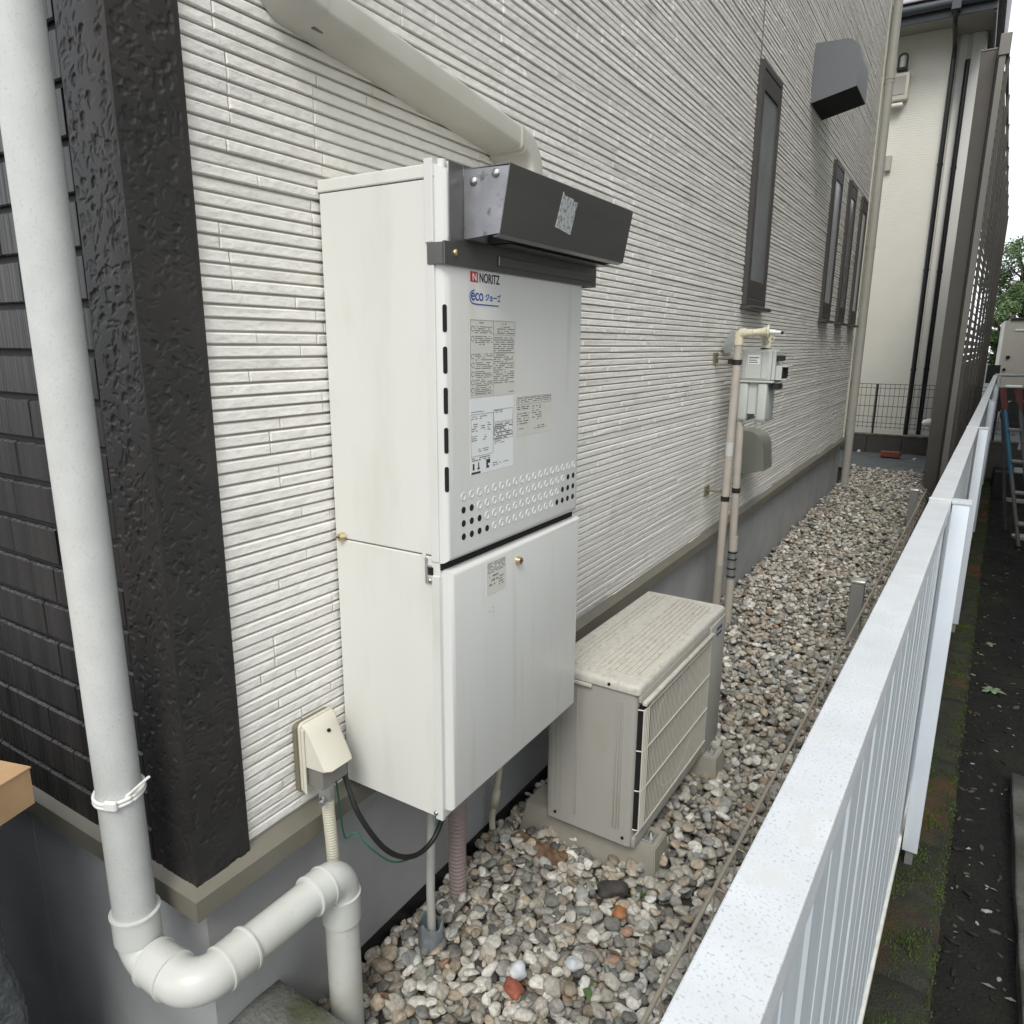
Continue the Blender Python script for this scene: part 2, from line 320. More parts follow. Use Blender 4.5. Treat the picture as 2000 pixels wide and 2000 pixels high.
carved_mesh('carved_side_face', YT, .088, 3, lambda s, z, h: (XT-h, s, z))
carved_mesh('carved_front_face', -.106, XT, 4, lambda s, z, h: (s, YT+h, z))
# dark tiled front: tiles with their own edges
tw = obj('dark_tile_wall', BX(((-7, .004, ZF-.01), (-.110, .0118, HT))), 'tgroove', house)
PT = .0697; tiles = []
for k in range(int((HT-ZF)/PT)):
    z0 = ZF+.006+k*PT; x = -.1105
    while x > -4.5:
        w = rng.choice([.075, .11, .15, .19]) if x < -.118 else rng.uniform(.03, .19)
        tiles.append((x-w+.0025, x, z0, z0+PT-.0085, rng.uniform(-.0015, .0015))); x -= w
tiles.sort(key=lambda t: abs(t[0]+.3)+abs(t[2]-1)*.8)
V, F = [], []
for i, (a, b, z0, z1, q) in enumerate(tiles):
    c = .0022; y = -.0045+q
    v = [(a, .0039, z0), (b, .0039, z0), (b, .0039, z1), (a, .0039, z1), (a, y+c, z0), (b, y+c, z0), (b, y+c*2, z1), (a, y+c*2, z1),
         (a+c*.5, y, z0+c), (b-c*.5, y, z0+c), (b-c*.5, y, z1-c*1.4), (a+c*.5, y, z1-c*1.4)]
    f = [(0, 1, 5, 4), (1, 2, 6, 5), (2, 3, 7, 6), (3, 0, 4, 7), (4, 5, 9, 8), (5, 6, 10, 9), (6, 7, 11, 10), (7, 4, 8, 11), (8, 9, 10, 11)]
    if i < 300: obj('tile', pydata('tile', v, f), 'tile', tw)
    else: n = len(V); V += v; F += [tuple(e+n for e in r) for r in f]
obj('tile_field', pydata('tile_field', V, F), 'tile', tw, kind='stuff')
# far corner board, eaves
obj('corner_board', BX(((-.05, YE-.058, ZF), (.008, YE+.008, HT)), bev=.003), 'wtrim', house)
obj('board_joint', BX(((-.004, 3.004, 2.56), (-.0015, 3.012, HT))), 'olive', house)
obj('roof', BX(((-7.5, -.45, HT), (.42, YE+.4, HT+.12)), ((-7.4, -.4, HT+.12), (.36, YE+.35, HT+.16))), 'eave', house)
# slim windows
for i, (y0, y1) in enumerate(WIN):
    z0, z1 = WZ
    w = obj('window', BX(((-.02, y0, z0), (.018, y0+.026, z1)), ((-.02, y1-.026, z0), (.018, y1, z1)), ((-.02, y0+.026, z1-.03), (.018, y1-.026, z1)), ((-.02, y0+.026, z0), (.018, y1-.026, z0+.035)), bev=.003), 'wframe', house)
    obj('sash', BX(((-.012, y0+.028, z0+.037), (.016, y0+.052, z1-.032)), ((-.012, y1-.052, z0+.037), (.016, y1-.028, z1-.032)), ((-.012, y0+.052, z1-.11), (.016, y1-.052, z1-.032)), ((-.012, y0+.052, z0+.037), (.016, y1-.052, z0+.12)), bev=.002), 'wframe', w)
    obj('pane', BX(((.004, y0+.050, z0+.118), (.009, y1-.050, z1-.108))), 'glass' if i in (0, 2) else 'sky_pane', w)
    obj('sill', BX(((-.01, y0-.02, z0-.018), (.048, y1+.01, z0-.001)), bev=.003), 'wframe', w)
# ------------------------------------------------------------------ ground
gr = obj('ground', BX(((-60, -30, -.62), (90, 120, -.60))), 'asphalt', kind='structure')
obj('front_pavement', BX(((-7, -4, -.6), (.60, .0195, -.30)), ((-.0195, .02, -.6), (.60, .14, -.30))), 'asphalt', kind='structure')
obj('gravel_bed', BX(((-.019, .141, -.5), (.73, 8.15, -.012))), 'under', kind='structure')
obj('yard_soil_back', BX(((-3.5, 8.151, -.5), (.73, 9.62, -.006))), 'under', kind='structure')
# pebbles: a heap of stones dropped one after another on a height map
def ico(n):
    bm = bmesh.new(); bmesh.ops.create_icosphere(bm, subdivisions=n, radius=1); bm.verts.ensure_lookup_table()
    v = np.array([x.co[:] for x in bm.verts]); f = np.array([[q.index for q in x.verts] for x in bm.faces]); bm.free(); return v, f
def shapes(n, cnt):
    v, f = ico(n); out = []
    for k in range(cnt):
        q = v.copy(); s = np.array([1., rng.uniform(.62, .95), rng.uniform(.38, .68)])
        for _ in range(rng.integers(6, 10)):          # flattened facets
            dn = rng.normal(size=3); dn /= np.linalg.norm(dn); h = rng.uniform(.56, .85); dd = q@dn; over = np.clip(dd-h, 0, None); q -= over[:, None]*dn*.88
        q += .05*np.sin(q@rng.normal(size=(3, 3))*2.2); out.append(q*s)
    return out, f
hi, fhi = shapes(3, 22); lo, flo = shapes(2, 22)
GX0, GX1, GY0, GY1 = -.018, .728, .142, 8.15; CELL = .005
HM = np.zeros((int((GY1-GY0)/CELL)+2, int((GX1-GX0)/CELL)+2))
PAL = np.array([(.40, .385, .345), (.33, .315, .28), (.50, .49, .46), (.26, .25, .235), (.17, .168, .16), (.60, .595, .57), (.34, .29, .23), (.23, .20, .16), (.31, .32, .32), (.42, .36, .29), (.11, .11, .108), (.22, .24, .22), (.31, .205, .15)])
PW = np.array([.15, .14, .11, .13, .11, .08, .07, .06, .06, .04, .03, .02, .01]); PW /= PW.sum()
stones = []
def drop(n, y0, y1, r0, r1, layer):
    for _ in range(n):
        r = rng.uniform(r0, r1)*(1.25 if rng.random() < .06 else 1); x = rng.uniform(GX0+r*.7, GX1-r*.3); y = rng.uniform(y0+r*.6, y1)
        jx = int((x-GX0)/CELL); jy = int((y-GY0)/CELL); w = max(1, int(r*.75/CELL))
        sub = HM[max(jy-w, 0):jy+w+1, max(jx-w, 0):jx+w+1]; h = sub.mean()*.6+sub.max()*.4 if layer else 0.
        cap = .040+.02*noise.noise(Vector((x*2.2, y*2.2, 3)))-(.012 if y < .6 else 0)
        if h > cap: continue
        th = r*.5; sub[...] = np.maximum(sub, h+th*1.15)
        stones.append((x, y, h+th*.5-.012, r, rng.normal(0, .30), rng.normal(0, .30), rng.uniform(0, 2*PI)))
for y0, y1, dens, r0, r1 in ((GY0, 1.7, 1.0, .0095, .0225), (1.7, 4.2, .9, .011, .022), (4.2, GY1, .75, .012, .023)):
    A_ = (y1-y0)*(GX1-GX0)/(PI*((r0+r1)/2)**2)
    drop(int(A_*1.5*dens), y0, y1, r0, r1, 0); drop(int(A_*2.6*dens), y0, y1, r0, r1, 1)
V, F, TINT = [], [], []; nv = 0
for x, y, z, r, ax_, ay_, az_ in stones:
    k = rng.integers(22); dist = y+.6
    q, f = (hi[k], fhi) if (y < 1.15) else (lo[k], flo)
    Rm = np.array((Matrix.Rotation(az_, 3, 'Z') @ Matrix.Rotation(ax_, 3, 'X') @ Matrix.Rotation(ay_, 3, 'Y')))
    V.append(q@Rm.T*r+np.array([x, y, z])); F.append(f+nv); nv += len(q)
    c = PAL[rng.choice(len(PAL), p=PW)]*rng.uniform(.9, 1.15)*np.array([1.02, 1., .95])*1.05
    TINT.append(np.repeat([[c[0], c[1], c[2], 1.]], len(q), 0))
V = np.concatenate(V); F = np.concatenate(F); TINT = np.concatenate(TINT)
me = bpy.data.meshes.new('gravel'); me.vertices.add(len(V)); me.vertices.foreach_set('co', V.ravel().astype(np.float32))
me.loops.add(F.size); me.loops.foreach_set('vertex_index', F.ravel().astype(np.int32))
me.polygons.add(len(F)); me.polygons.foreach_set('loop_start', np.arange(0, F.size, 3, dtype=np.int32))
me.update(calc_edges=True); me.shade_smooth()
ca = me.color_attributes.new('tint', 'FLOAT_COLOR', 'POINT'); ca.data.foreach_set('color', TINT.ravel().astype(np.float32))
obj('gravel', me, 'pebble', kind='stuff', label='loose rounded pebbles in greys, creams and browns covering the strip beside the house')
print('stones', len(stones), 'gravel tris', len(F))
def hm(x, y): return HM[int((y-GY0)/CELL), int((x-GX0)/CELL)]-.012
def one_stone(name, label, x, y, r, sc, mt, seed, cat='stone', up_=0.):
    o = obj(name, ball((x, y, max(hm(x, y), .02)+r*sc[2]*.35+up_), r, sc, 3, .45, Matrix.Rotation(seed*1.3, 3, 'Z') @ Matrix.Rotation(.3, 3, 'X'), seed), mt, smooth=True, label=label, cat=cat)
one_stone('stone', 'smooth bluish white egg-shaped stone resting on the red one', .298, .502, .021, (1, .85, .8), 'stone_w', 1, up_=.006)
one_stone('stone', 'jagged brick-red stone among the pale pebbles near the drop pipe', .312, .462, .022, (1.1, .9, .6), 'stone_r', 2)
one_stone('stone', 'large flat blackish stone beside the orange pebble below the air conditioner', .372, .815, .034, (1.1, .85, .5), 'stone_d', 3)
one_stone('stone', 'round orange pebble next to the large blackish stone', .412, .77, .019, (1, .9, .7), 'stone_o', 4)
one_stone('stone', 'clean white oval pebble between the white egg stone and the wire fence', .385, .585, .019, (1.1, .75, .6), 'stone_w', 5)
# ------------------------------------------------------------------ water heater on the wall
XP = .255; Y0, Y1 = .3345, .818
H = thing('water_heater', 'tall white wall-hung gas water heater with pipe cover below and steel exhaust hood', 'water heater', (.12, .57, .47))
up_shell = obj('upper_case', BX(((.0, Y0, .968), (.2368, Y1-.004, 1.553)), ((.02, .352, 1.5531), (.2345, Y1-.006, 1.5601)), bev=.0016), 'shell', H)
obj('lid', BX(((-.002, Y0-.0015, 1.5545), (.238, Y1, 1.574)), bev=.002, seg=2), 'shell', H)
fp_ = BX(((.2372, Y0+.0015, .955), (XP, Y1-.008, 1.572)))
bm = bmesh.new(); box(bm, (.225, Y0+.002, .956), (XP, Y1-.006, 1.572), .0165, 4, only=lambda e: all(v.co.x > .25 for v in e.verts)); fp_.free()
panel = obj('front_panel', bm, 'front', H, True, 35)
obj('panel_flange', BX(((.2215, Y0-.0035, 1.4625), (.2372, Y0+.002, 1.5805)), ((.2215, Y0-.0022, .958), (.2372, Y0+.002, 1.4315)), bev=.0012), 'front', H)
bm = bmesh.new()
for k, yy in enumerate((.352, .368, .384)): cyl(bm, (.2395, yy, 1.569), (.2395, yy, 1.5815-.001*k), .007, n=16)
obj('panel_ribs', bm, 'front', H, True, 40)
lc = obj('lower_case', BX(((.0, Y0, .4705), (.2368, .8195, .9655)), bev=.0016), 'shell', H)
bm = bmesh.new(); box(bm, (.225, Y0+.0075, .488), (XP+.001, .823, .9435), .011, 4, only=lambda e: all(v.co.x > .25 for v in e.verts))
obj('lower_front_cover', bm, 'front', H, True, 35)
obj('lower_flange', BX(((.2215, Y0-.0022, .468), (.2372, Y0+.0074, .934)), bev=.0012), 'front', H)
obj('case_gap', BX(((.215, Y0-.0026, .9345), (.2245, Y0+.006, .9475)), ((.2246, Y0+.003, .9440), (.2400, .812, .9545))), 'dark', H)
obj('hinge_plate', BX(((.2085, Y0-.003, .918), (.2135, Y0+.001, .963)), ((.2085, Y0-.0032, .9475), (.222, Y0+.001, .951)), bev=.0008), 'galv', H)
for x_, z_, mt_, r_ in ((.2185, .9245, 'screw', .0052), (.223, .481, 'screw', .0045)): screw(H, (x_, Y0-.003, z_), (0, -1, 0), r_, mt_)
obj('rubber_plug', CY(((.205, Y0-.0012, .9655), (.205, Y0+.001, .9655), .0042)), 'shell', H)
for k in range(5):                                   # slots on the bevelled edge
    z0 = 1.3725-k*.0632; bm = bmesh.new()
    pts = [(-.0034*math.cos(a), (.0175 if s > 0 else -.0175)+.0034*math.sin(a)*s) for s in (1, -1) for a in [PI*i/8 for i in range(9)]]
    poly = [(.0034*math.cos(a), .0175+.0034*math.sin(a)) for a in [PI*i/8 for i in range(9)]]+[(-.0034*math.cos(a), -.0175-.0034*math.sin(a)) for a in [PI*i/8 for i in range(9)]]
    A = [bm.verts.new((u, v, -.0004)) for u, v in poly]; B = [bm.verts.new((u, v, .0006)) for u, v in poly]
    bm.faces.new(A[::-1]); bm.faces.new(B); [bm.faces.new((A[i], A[(i+1) % 18], B[(i+1) % 18], B[i])) for i in range(18)]
    nn = Vector((1, -1, 0)).normalized(); uu = Vector((1, 1, 0)).normalized()
    mm = Matrix((uu, Vector((0, 0, 1)), nn)).transposed().to_4x4(); mm.translation = (XP-.0049, Y0+.0068, z0-.0205)
    bmesh.ops.transform(bm, matrix=mm, verts=bm.verts[:]); obj('vent_slot', bm, 'dark', H)
# punched and embossed holes
for r_ in range(4):
    for c_ in range(18):
        y = .380+.02365*c_; z = 1.0648-.0231*r_
        op = (r_ == 1 and (c_ < 2 or c_ > 15)) or (r_ == 2 and (c_ < 3 or c_ > 14)) or (r_ == 3 and (c_ < 4 or c_ > 13))
        bm = bmesh.new()
        cyl(bm, (XP-.003, y, z), (XP+.0005, y, z), .0062, .0058, n=18)
        if op: obj('vent_hole', bm, 'dark', H)
        else:
            bm.free(); bm = bmesh.new(); n = 18; rg_ = []
            for rr, xx in ((.0074, -.0002), (.0066, .0012), (.0056, .0010), (.0048, -.0001)): rg_.append([bm.verts.new((XP+xx, y+rr*math.cos(2*PI*i/n), z+rr*math.sin(2*PI*i/n))) for i in range(n)])
            for a, b in zip(rg_[:-1], rg_[1:]):
                for i in range(n): bm.faces.new((a[i], a[(i+1) % n], b[(i+1) % n], b[i]))
            obj('blind_hole', bm, 'front', H, True)
# lettering and stickers: flat print on the real plane of the front
def text(name, body, y, z, size, mt, parent, x=XP, bold=.0, sx=1., th=.0002, rot=None, align='LEFT'):
    c = bpy.data.curves.new(name, 'FONT'); c.body = body; c.size = size; c.extrude = th; c.offset = bold; c.align_x = align
    o = bpy.data.objects.new(name, c); COL.objects.link(o); bpy.context.view_layer.update()
    me = bpy.data.meshes.new_from_object(o.evaluated_get(bpy.context.evaluated_depsgraph_get())); bpy.data.objects.remove(o); bpy.data.curves.remove(c)
    mm = Matrix(((0, 0, 1, x), (sx, 0, 0, y), (0, 1, 0, z), (0, 0, 0, 1))) if rot is None else rot
    me.transform(mm); me.name = name; return obj(name, me, mt, parent)
def plate(name, y0, y1, z0, z1, mt, parent, x=XP, th=.0004):
    return obj(name, BX(((x-.0002, y0, z0), (x+th, y1, z1))), mt, parent)
lg = plate('red_badge', .4035, .4245, 1.4105, 1.4265, 'red', H)
text('badge_letter', 'N', .4085, 1.4128, .0165, 'label_w', lg, x=XP+.0006, bold=.0002, sx=1.)
text('brand_lettering', 'NORITZ', .4285, 1.4115, .0205, 'black', H, bold=.00035, sx=.80, x=XP+.0003)
eco = text('eco_logo', 'eco', .4045, 1.3825, .026, 'blue', H, bold=.0003, sx=.95, x=XP+.0003)
text('eco_kana', 'ジョーズ', .4455, 1.3840, .0125, 'blue', eco, bold=.0003, sx=.95, x=XP+.0004)
bm = bmesh.new(); tube(bm, smooth_path([(XP+.0003, .4145, 1.3985), (XP+.0003, .4035, 1.394), (XP+.0003, .4025, 1.384), (XP+.0003, .411, 1.3775), (XP+.0003, .45, 1.3765), (XP+.0003, .486, 1.3765)], 5), .0009, 6)
obj('logo_line', bm, 'blue', eco)
def lines(parent, y0, y1, zt, zb, pitch, mt='grey_print', x=XP+.0005, fill=.8, h=.35):
    bm = bmesh.new(); z = zt
    while z > zb:
        y = y0; L = y1-(rng.uniform(0, .5)*(y1-y0) if rng.random() < .3 else 0)
        while y < L-.001:
            w = rng.uniform(.0012, .006); w = min(w, L-y)
            if rng.random() < fill: box(bm, (x, y, z-pitch*h), (x+.0002, y+w, z))
            y += w+.0007
        z -= pitch
    return obj('small_print', bm, mt, parent)
def frame(parent, y0, y1, z0, z1, w=.0005, x=XP+.0005, mt='grey_print'):
    obj('print_border', BX(((x, y0, z0), (x+.0002, y1, z0+w)), ((x, y0, z1-w), (x+.0002, y1, z1)), ((x, y0, z0+w), (x+.0002, y0+w, z1-w)), ((x, y1-w, z0+w), (x+.0002, y1, z1-w))), mt, parent)
s1 = plate('warning_sticker', .4005, .5415, 1.2275, 1.3535, 'label_c', H)
frame(s1, .402, .470, 1.231, 1.352, .0004); frame(s1, .470, .540, 1.329, 1.352, .0004)
for zt in (1.342, 1.3265, 1.3105+.002, 1.298, 1.284, 1.2695, 1.256, 1.243):
    if abs(zt-1.3125) > .001:
        bm = bmesh.new(); tube(bm, [(XP+.0006, .4085+.004*math.cos(a), zt-.004+.004*math.sin(a)) for a in [2*PI*i/12 for i in range(12)]], .0004, 4); obj('warning_symbol', bm, 'grey_print', s1)
        lines(s1, .4155, .467, zt, zt-.0095, .0031)
    else: lines(s1, .428, .444, zt+.001, zt-.001, .004)
lines(s1, .428, .445, 1.3485, 1.3465, .004); lines(s1, .498, .512, 1.3485, 1.3465, .004); lines(s1, .482, .537, 1.343, 1.332, .0034)
lines(s1, .472, .537, 1.325, 1.247, .0036); lines(s1, .522, .538, 1.2325, 1.2315, .003)
s2 = plate('rating_sticker', .4005, .5365, 1.0968, 1.2235, 'label_w', H)
frame(s2, .402, .470, 1.128, 1.199, .0005); frame(s2, .471, .5345, 1.181, 1.203, .0005); frame(s2, .471, .5345, 1.150, 1.179, .0004)
lines(s2, .403, .443, 1.2035, 1.2015, .003); lines(s2, .404, .450, 1.1955, 1.190, .0035)
lines(s2, .404, .422, 1.183, 1.170, .0038); lines(s2, .432, .444, 1.183, 1.170, .0038); lines(s2, .452, .464, 1.183, 1.170, .0038)
lines(s2, .404, .420, 1.163, 1.154, .0036); lines(s2, .438, .450, 1.163, 1.154, .0036); lines(s2, .424, .455, 1.140, 1.133, .0035)
lines(s2, .473, .50, 1.2015, 1.1985, .003); lines(s2, .4725, .533, 1.177, 1.151, .0034, h=.6); lines(s2, .474, .512, 1.148, 1.143, .0034); lines(s2, .404, .46, 1.1255, 1.119, .0035, h=.45)
obj('approval_marks', BX(((XP+.0005, .407, 1.105), (XP+.0007, .412, 1.116)), ((XP+.0005, .421, 1.105), (XP+.0007, .428, 1.108)), ((XP+.0005, .423, 1.1085), (XP+.0007, .426, 1.117)), ((XP+.0005, .448, 1.104), (XP+.0007, .453, 1.119)), ((XP+.0005, .4535, 1.112), (XP+.0007, .460, 1.119)), ((XP+.0005, .4535, 1.104), (XP+.0007, .457, 1.108)), ((XP+.0005, .403, 1.098), (XP+.0007, .430, 1.1015))), 'black', s2)
lines(s2, .468, .485, 1.111, 1.103, .004); lines(s2, .49, .52, 1.109, 1.107, .003)
s3 = plate('gas_type_sticker', .5445, .6790, 1.1480, 1.2215, 'label_c', H)
frame(s3, .5475, .6765, 1.2055, 1.2195, .0004); lines(s3, .551, .675, 1.2175, 1.207, .0035, fill=.7)
lines(s3, .550, .592, 1.202, 1.196, .0038, 'black'); lines(s3, .550, .592, 1.190, 1.170, .0046, 'grey_print', fill=.6); lines(s3, .604, .640, 1.201, 1.172, .0042, fill=.6); lines(s3, .551, .59, 1.162, 1.160, .003); lines(s3, .604, .66, 1.163, 1.155, .004, fill=.5)
s4 = obj('lower_sticker', BX(((XP+.0008, .448, .868), (XP+.0014, .512, .931)), bev=.0), 'label_c', H)
lines(s4, .451, .509, .928, .910, .0034, x=XP+.0015, fill=.7); lines(s4, .456, .486, .904, .886, .008, x=XP+.0015, fill=.5); lines(s4, .488, .504, .902, .878, .005, x=XP+.0015, fill=.4)
obj('scuff_marks', BX(((XP+.0008, .456, .8355), (XP+.0010, .463, .8365)), ((XP+.0008, .468, .840), (XP+.0010, .4725, .8412)), ((XP+.0008, .470, .8300), (XP+.0010, .4715, .8345)), ((XP+.0008, .4705, .8245), (XP+.0010, .4735, .8255))), 'grey_print', H)
for p_, n_ in (((XP+.001, .554, .910), (1, 0, 0)), ((.020, Y0-.001, .9715), (-.3, -1, 0))):
    k_ = obj('brass_fixing', CY((Vector(p_)-Vector(n_).normalized()*.001, Vector(p_)+Vector(n_).normalized()*.009, .0085, .0068)), 'brass', H, True, 40)
    obj('fixing_slot', BX(((p_[0]+n_[0]*.0095-.0006, p_[1]-.0065, p_[2]-.0008), (p_[0]+n_[0]*.0095+.0004, p_[1]+.0065, p_[2]+.0008))) if n_[0] == 1 else BX(((p_[0]-.0085, p_[1]-.0098, p_[2]-.0008), (p_[0]+.002, p_[1]-.0085, p_[2]+.0008))), 'dark', k_)
# exhaust hood (steel)
HB = thing('exhaust_hood', 'brushed steel exhaust deflector hood with worn silver sticker fixed on top of the water heater', 'exhaust hood', (.29, .6, 1.47))
ya, yb = .384, .842
prof = [(.2575, 1.571), (.3405, 1.569), (.3225, 1.4765), (.2590, 1.4715)]
obj('side_plate', PR(prof, 'y', ya, ya+.0015), 'steel2', HB); obj('side_plate', PR(prof, 'y', yb-.0015, yb), 'steel2', HB)
obj('front_plate', PR([(.3405, 1.5705), (.3420, 1.5705), (.3240, 1.4750), (.3225, 1.4750)], 'y', ya-.0012, yb+.001), 'steel', HB)
obj('front_lip', PR([(.3225, 1.4748), (.3240, 1.4748), (.3120, 1.4715), (.3110, 1.4730)], 'y', ya, yb), 'steel', HB)
obj('top_plate', BX(((.2578, ya, 1.5712), (.3405, yb, 1.5724))), 'steel', HB)
obj('inner_duct', BX(((.2575, .452, 1.4725), (.2960, yb-.02, 1.56))), 'steel', HB)
obj('mounting_flange', BX(((.2560, .3465, 1.462), (.2574, .3838, 1.5775)), ((.2560, .3838, 1.5728), (.2574, .47, 1.5785)), bev=.0004), 'steel', HB)
bm = BX(((.2565, .345, 1.4305), (.2600, .8545, 1.4715)), ((.2601, .46, 1.4695), (.2960, .842, 1.4712)))
for p, q in (((.2261, .3308, 1.4315), (.2565, .3322, 1.4625)), ((.2262, .8532, 1.4305), (.2564, .8545, 1.4715)), ((.2261, .8195, 1.4305), (.2275, .8532, 1.4715))): box(bm, p, q)
prism(bm, [(.3308, 1.4310), (.3322, 1.4310), (.3322, 1.4625), (.3308, 1.4625)], 'x', .2565, .2571)
prism(bm, [(.2560, .3308), (.2600, .3308), (.2600, .345), (.2560, .345)], 'z', 1.4305, 1.4640)
obj('collar', bm, 'steel', HB)
obj('collar_step', BX(((.2602, .475, 1.4400), (.2640, .835, 1.4560)), bev=.001), 'steel', HB)
def onfront(y, z): return (.3424-(1.5705-z)*.1885, y, z)
bm = bmesh.new(); q = [onfront(*p) for p in ((.545, 1.505), (.600, 1.499), (.606, 1.552), (.596, 1.5505), (.588, 1.5545), (.556, 1.5555), (.553, 1.560), (.551, 1.548))]
A = [bm.verts.new(Vector(p)+Vector((-.0006, 0, 0))) for p in q]; B = [bm.verts.new(Vector(p)+Vector((.0006, 0, 0))) for p in q]; n = len(q)
bm.faces.new(A[::-1]); bm.faces.new(B); [bm.faces.new((A[i], A[(i+1) % n], B[(i+1) % n], B[i])) for i in range(n)]
obj('worn_sticker', bm, 'label_old', HB)
for x_, z_ in ((.276, 1.553), (.316, 1.5605)): screw(HB, (x_, ya-.0005, z_), (0, -1, 0), .0066)
screw(HB, (.2602, .3575, 1.449), (1, 0, 0), .0052, 'brass')
obj('corner_weld_mark', BX(((.262, ya-.0006, 1.474), (.2626, ya, 1.488))), 'grey_print', HB)
# lifting lug on the heater's top bracket
bm = BX(((-.003, .44, 1.5745), (.002, .52, 1.602)), bev=.001); obj('wall_bracket', bm, 'galv', H)
obj('bracket_bolt', CY(((.002, .462, 1.597), (.012, .462, 1.597), .0075), n=6), 'rubber', H)
# ------------------------------------------------------------------ refrigerant line trunking
TR = thing('pipe_trunking', 'beige plastic line trunking running along the siding above the water heater', 'pipe trunking', (.04, .5, 1.75))
def uprofile(w, d, r=.014):
    pts = []
    for cx_, cz_, a0 in ((d-r, w-r, 0), (d-r, r, -PI/2)):
        pts.append([(cx_+r*math.cos(a0+PI/2*i/5), cz_+r*math.sin(a0+PI/2*i/5)) for i in range(6)])
    return [(0, 0)]+pts[1]+pts[0]+[(0, w)]
sl_ = -.112; zb_ = lambda y: 1.790+sl_*(y-.2); TH = .046; TD = .088
def loft(name, rings):
    bm = bmesh.new(); V_ = [[bm.verts.new(p) for p in r] for r in rings]; n = len(V_[0])
    for a, b in zip(V_[:-1], V_[1:]): [bm.faces.new((a[i], a[(i+1) % n], b[(i+1) % n], b[i])) for i in range(n)]
    bm.faces.new(V_[0]); bm.faces.new(V_[-1][::-1]); obj(name, bm, 'beige', TR, True, 30)
loft('duct_cover', [[(-.003+x, y, zb_(y)+z) for x, z in uprofile(TH, TD, .009)] for y in (.285, .845)])
loft('joint_collar', [[(-.003+x, y, zb_(y)-.0018+z) for x, z in uprofile(TH+.004, TD+.003, .010)] for y in (.837, .848)])
loft('top_elbow_cover', [[(-.003+x, .287-(.010+(TH+.003-w))*math.sin(PI/2*i/10), zb_(.285)+TH+.013-(.010+(TH+.003-w))*math.cos(PI/2*i/10)) for x, w in uprofile(TH+.003, TD+.002, .010)] for i in range(11)])
loft('riser_cover', [[(-.003+x, .277-TH+w, z) for x, w in uprofile(TH, TD, .009)] for z in (zb_(.285)+TH+.0135, 3.2)])
obj('snap_slot', BX(((.036, .300, zb_(.31)-.0012), (.043, .322, zb_(.31)+.003)), bev=.0008), 'grey_print', TR)
loft('elbow_cover', [[(-.003+x, .850+(.030+w)*math.sin(PI/2*i/8), 1.680+(.030+w)*math.cos(PI/2*i/8)*(1.0)) for x, w in uprofile(.054, TD+.003, .012)] for i in range(9)])
loft('drop_cover', [[(-.003+x, .882+w, z) for x, w in uprofile(.048, TD, .010)] for z in (1.679, .62)])
obj('end_cap', ball((.02, .93, .415), .036, (1, 1.1, .8), 3), 'cream', TR, True)
# ------------------------------------------------------------------ drain pipe at the corner
DP = thing('drain_pipe', 'thick light grey drain pipe rising past the dark corner with white elbows at its foot', 'drain pipe', (.09, .22, 0))
r = .031; px, py = -.0585, -.0755; hx_, hz = .083, .372; ye = .222
obj('upright', CY(((px+.004, py, .43), (px-.016, py, 3.6), r), n=40), 'pipe', DP, True, 50)
def sock(name, a, b, rr=.0345, lip=.0022, lips=(1, 0)):
    a, b = Vector(a), Vector(b); u = (b-a).normalized(); L = (b-a).length
    ps = [a, a+u*.0005, a+u*.004, a+u*.0045, b-u*.0045, b-u*.004, b-u*.0005, b]
    rs = [rr, rr+lip*lips[0], rr+lip*lips[0], rr, rr, rr+lip*lips[1], rr+lip*lips[1], rr]
    bm = bmesh.new(); tube(bm, ps, rs, 40); obj(name, bm, 'pvc', DP, True, 30)
sock('socket', (px+.004, py, .452), (px+.004, py, .402))
zc_ = .372; cor = arc((px+.004+.034, py, zc_+.034), (-.034, 0, 0), (0, 0, -.034), 12)
obj('lower_elbow', TU([(px+.004, py, .404)]+cor+[(px+.055, py, zc_)], .0318, 36), 'pvc', DP, True, 50)
sock('elbow_socket', (px+.040, py, zc_), (px+.092, py, zc_), .0352, .0014, (1, 1))
cor = arc((hx_-.042, py+.042, zc_), (0, -.042, 0), (.042, 0, 0), 14)
obj('corner_elbow', TU([(px+.08, py, zc_)]+cor+[(hx_, -.012, zc_)], .0335, 36), 'pvc', DP, True, 50)
sock('elbow_socket', (hx_, -.030, zc_), (hx_, .020, zc_), .0352, .0014, (1, 1))
obj('cross_run', CY(((hx_, .0, zc_), (hx_, .19, zc_-.003), r), n=40), 'pvc', DP, True, 50)
sock('elbow_socket', (hx_, .150, zc_-.002), (hx_, .186, zc_-.003), .0352, .0014, (1, 1))
cor = arc((hx_, ye-.034, zc_-.037), (0, 0, .034), (0, .034, 0), 14)
obj('upper_elbow', TU([(hx_, .180, zc_-.003)]+cor+[(hx_, ye, zc_-.055)], .0335, 36), 'pvc', DP, True, 50)
sock('socket', (hx_, ye, zc_-.042), (hx_, ye, zc_-.098), .0355, .0016)
obj('drop_pipe', CY(((hx_, ye, zc_-.09), (hx_+.002, ye, -.2), r), n=40), 'pvc', DP, True, 50)
cb = bmesh.new(); zt = .655
for dz in (0, .0062):
    tube(cb, [(px+.003+(r+.003)*math.cos(a), py+(r+.003)*math.sin(a), zt+dz+.004*math.sin(a)) for a in [2*PI*i/36 for i in range(37)]], .0030, 8)
obj('cable_tie', cb, 'white', DP, True)
obj('tie_buckle', BX(((px+.002, py-r-.0085, zt-.006), (px+.022, py-r-.001, zt+.009)), bev=.002, mtx=Matrix.Translation((px, py, 0)) @ Matrix.Rotation(.45, 4, 'Z') @ Matrix.Translation((-px, -py, 0))), 'white', DP)
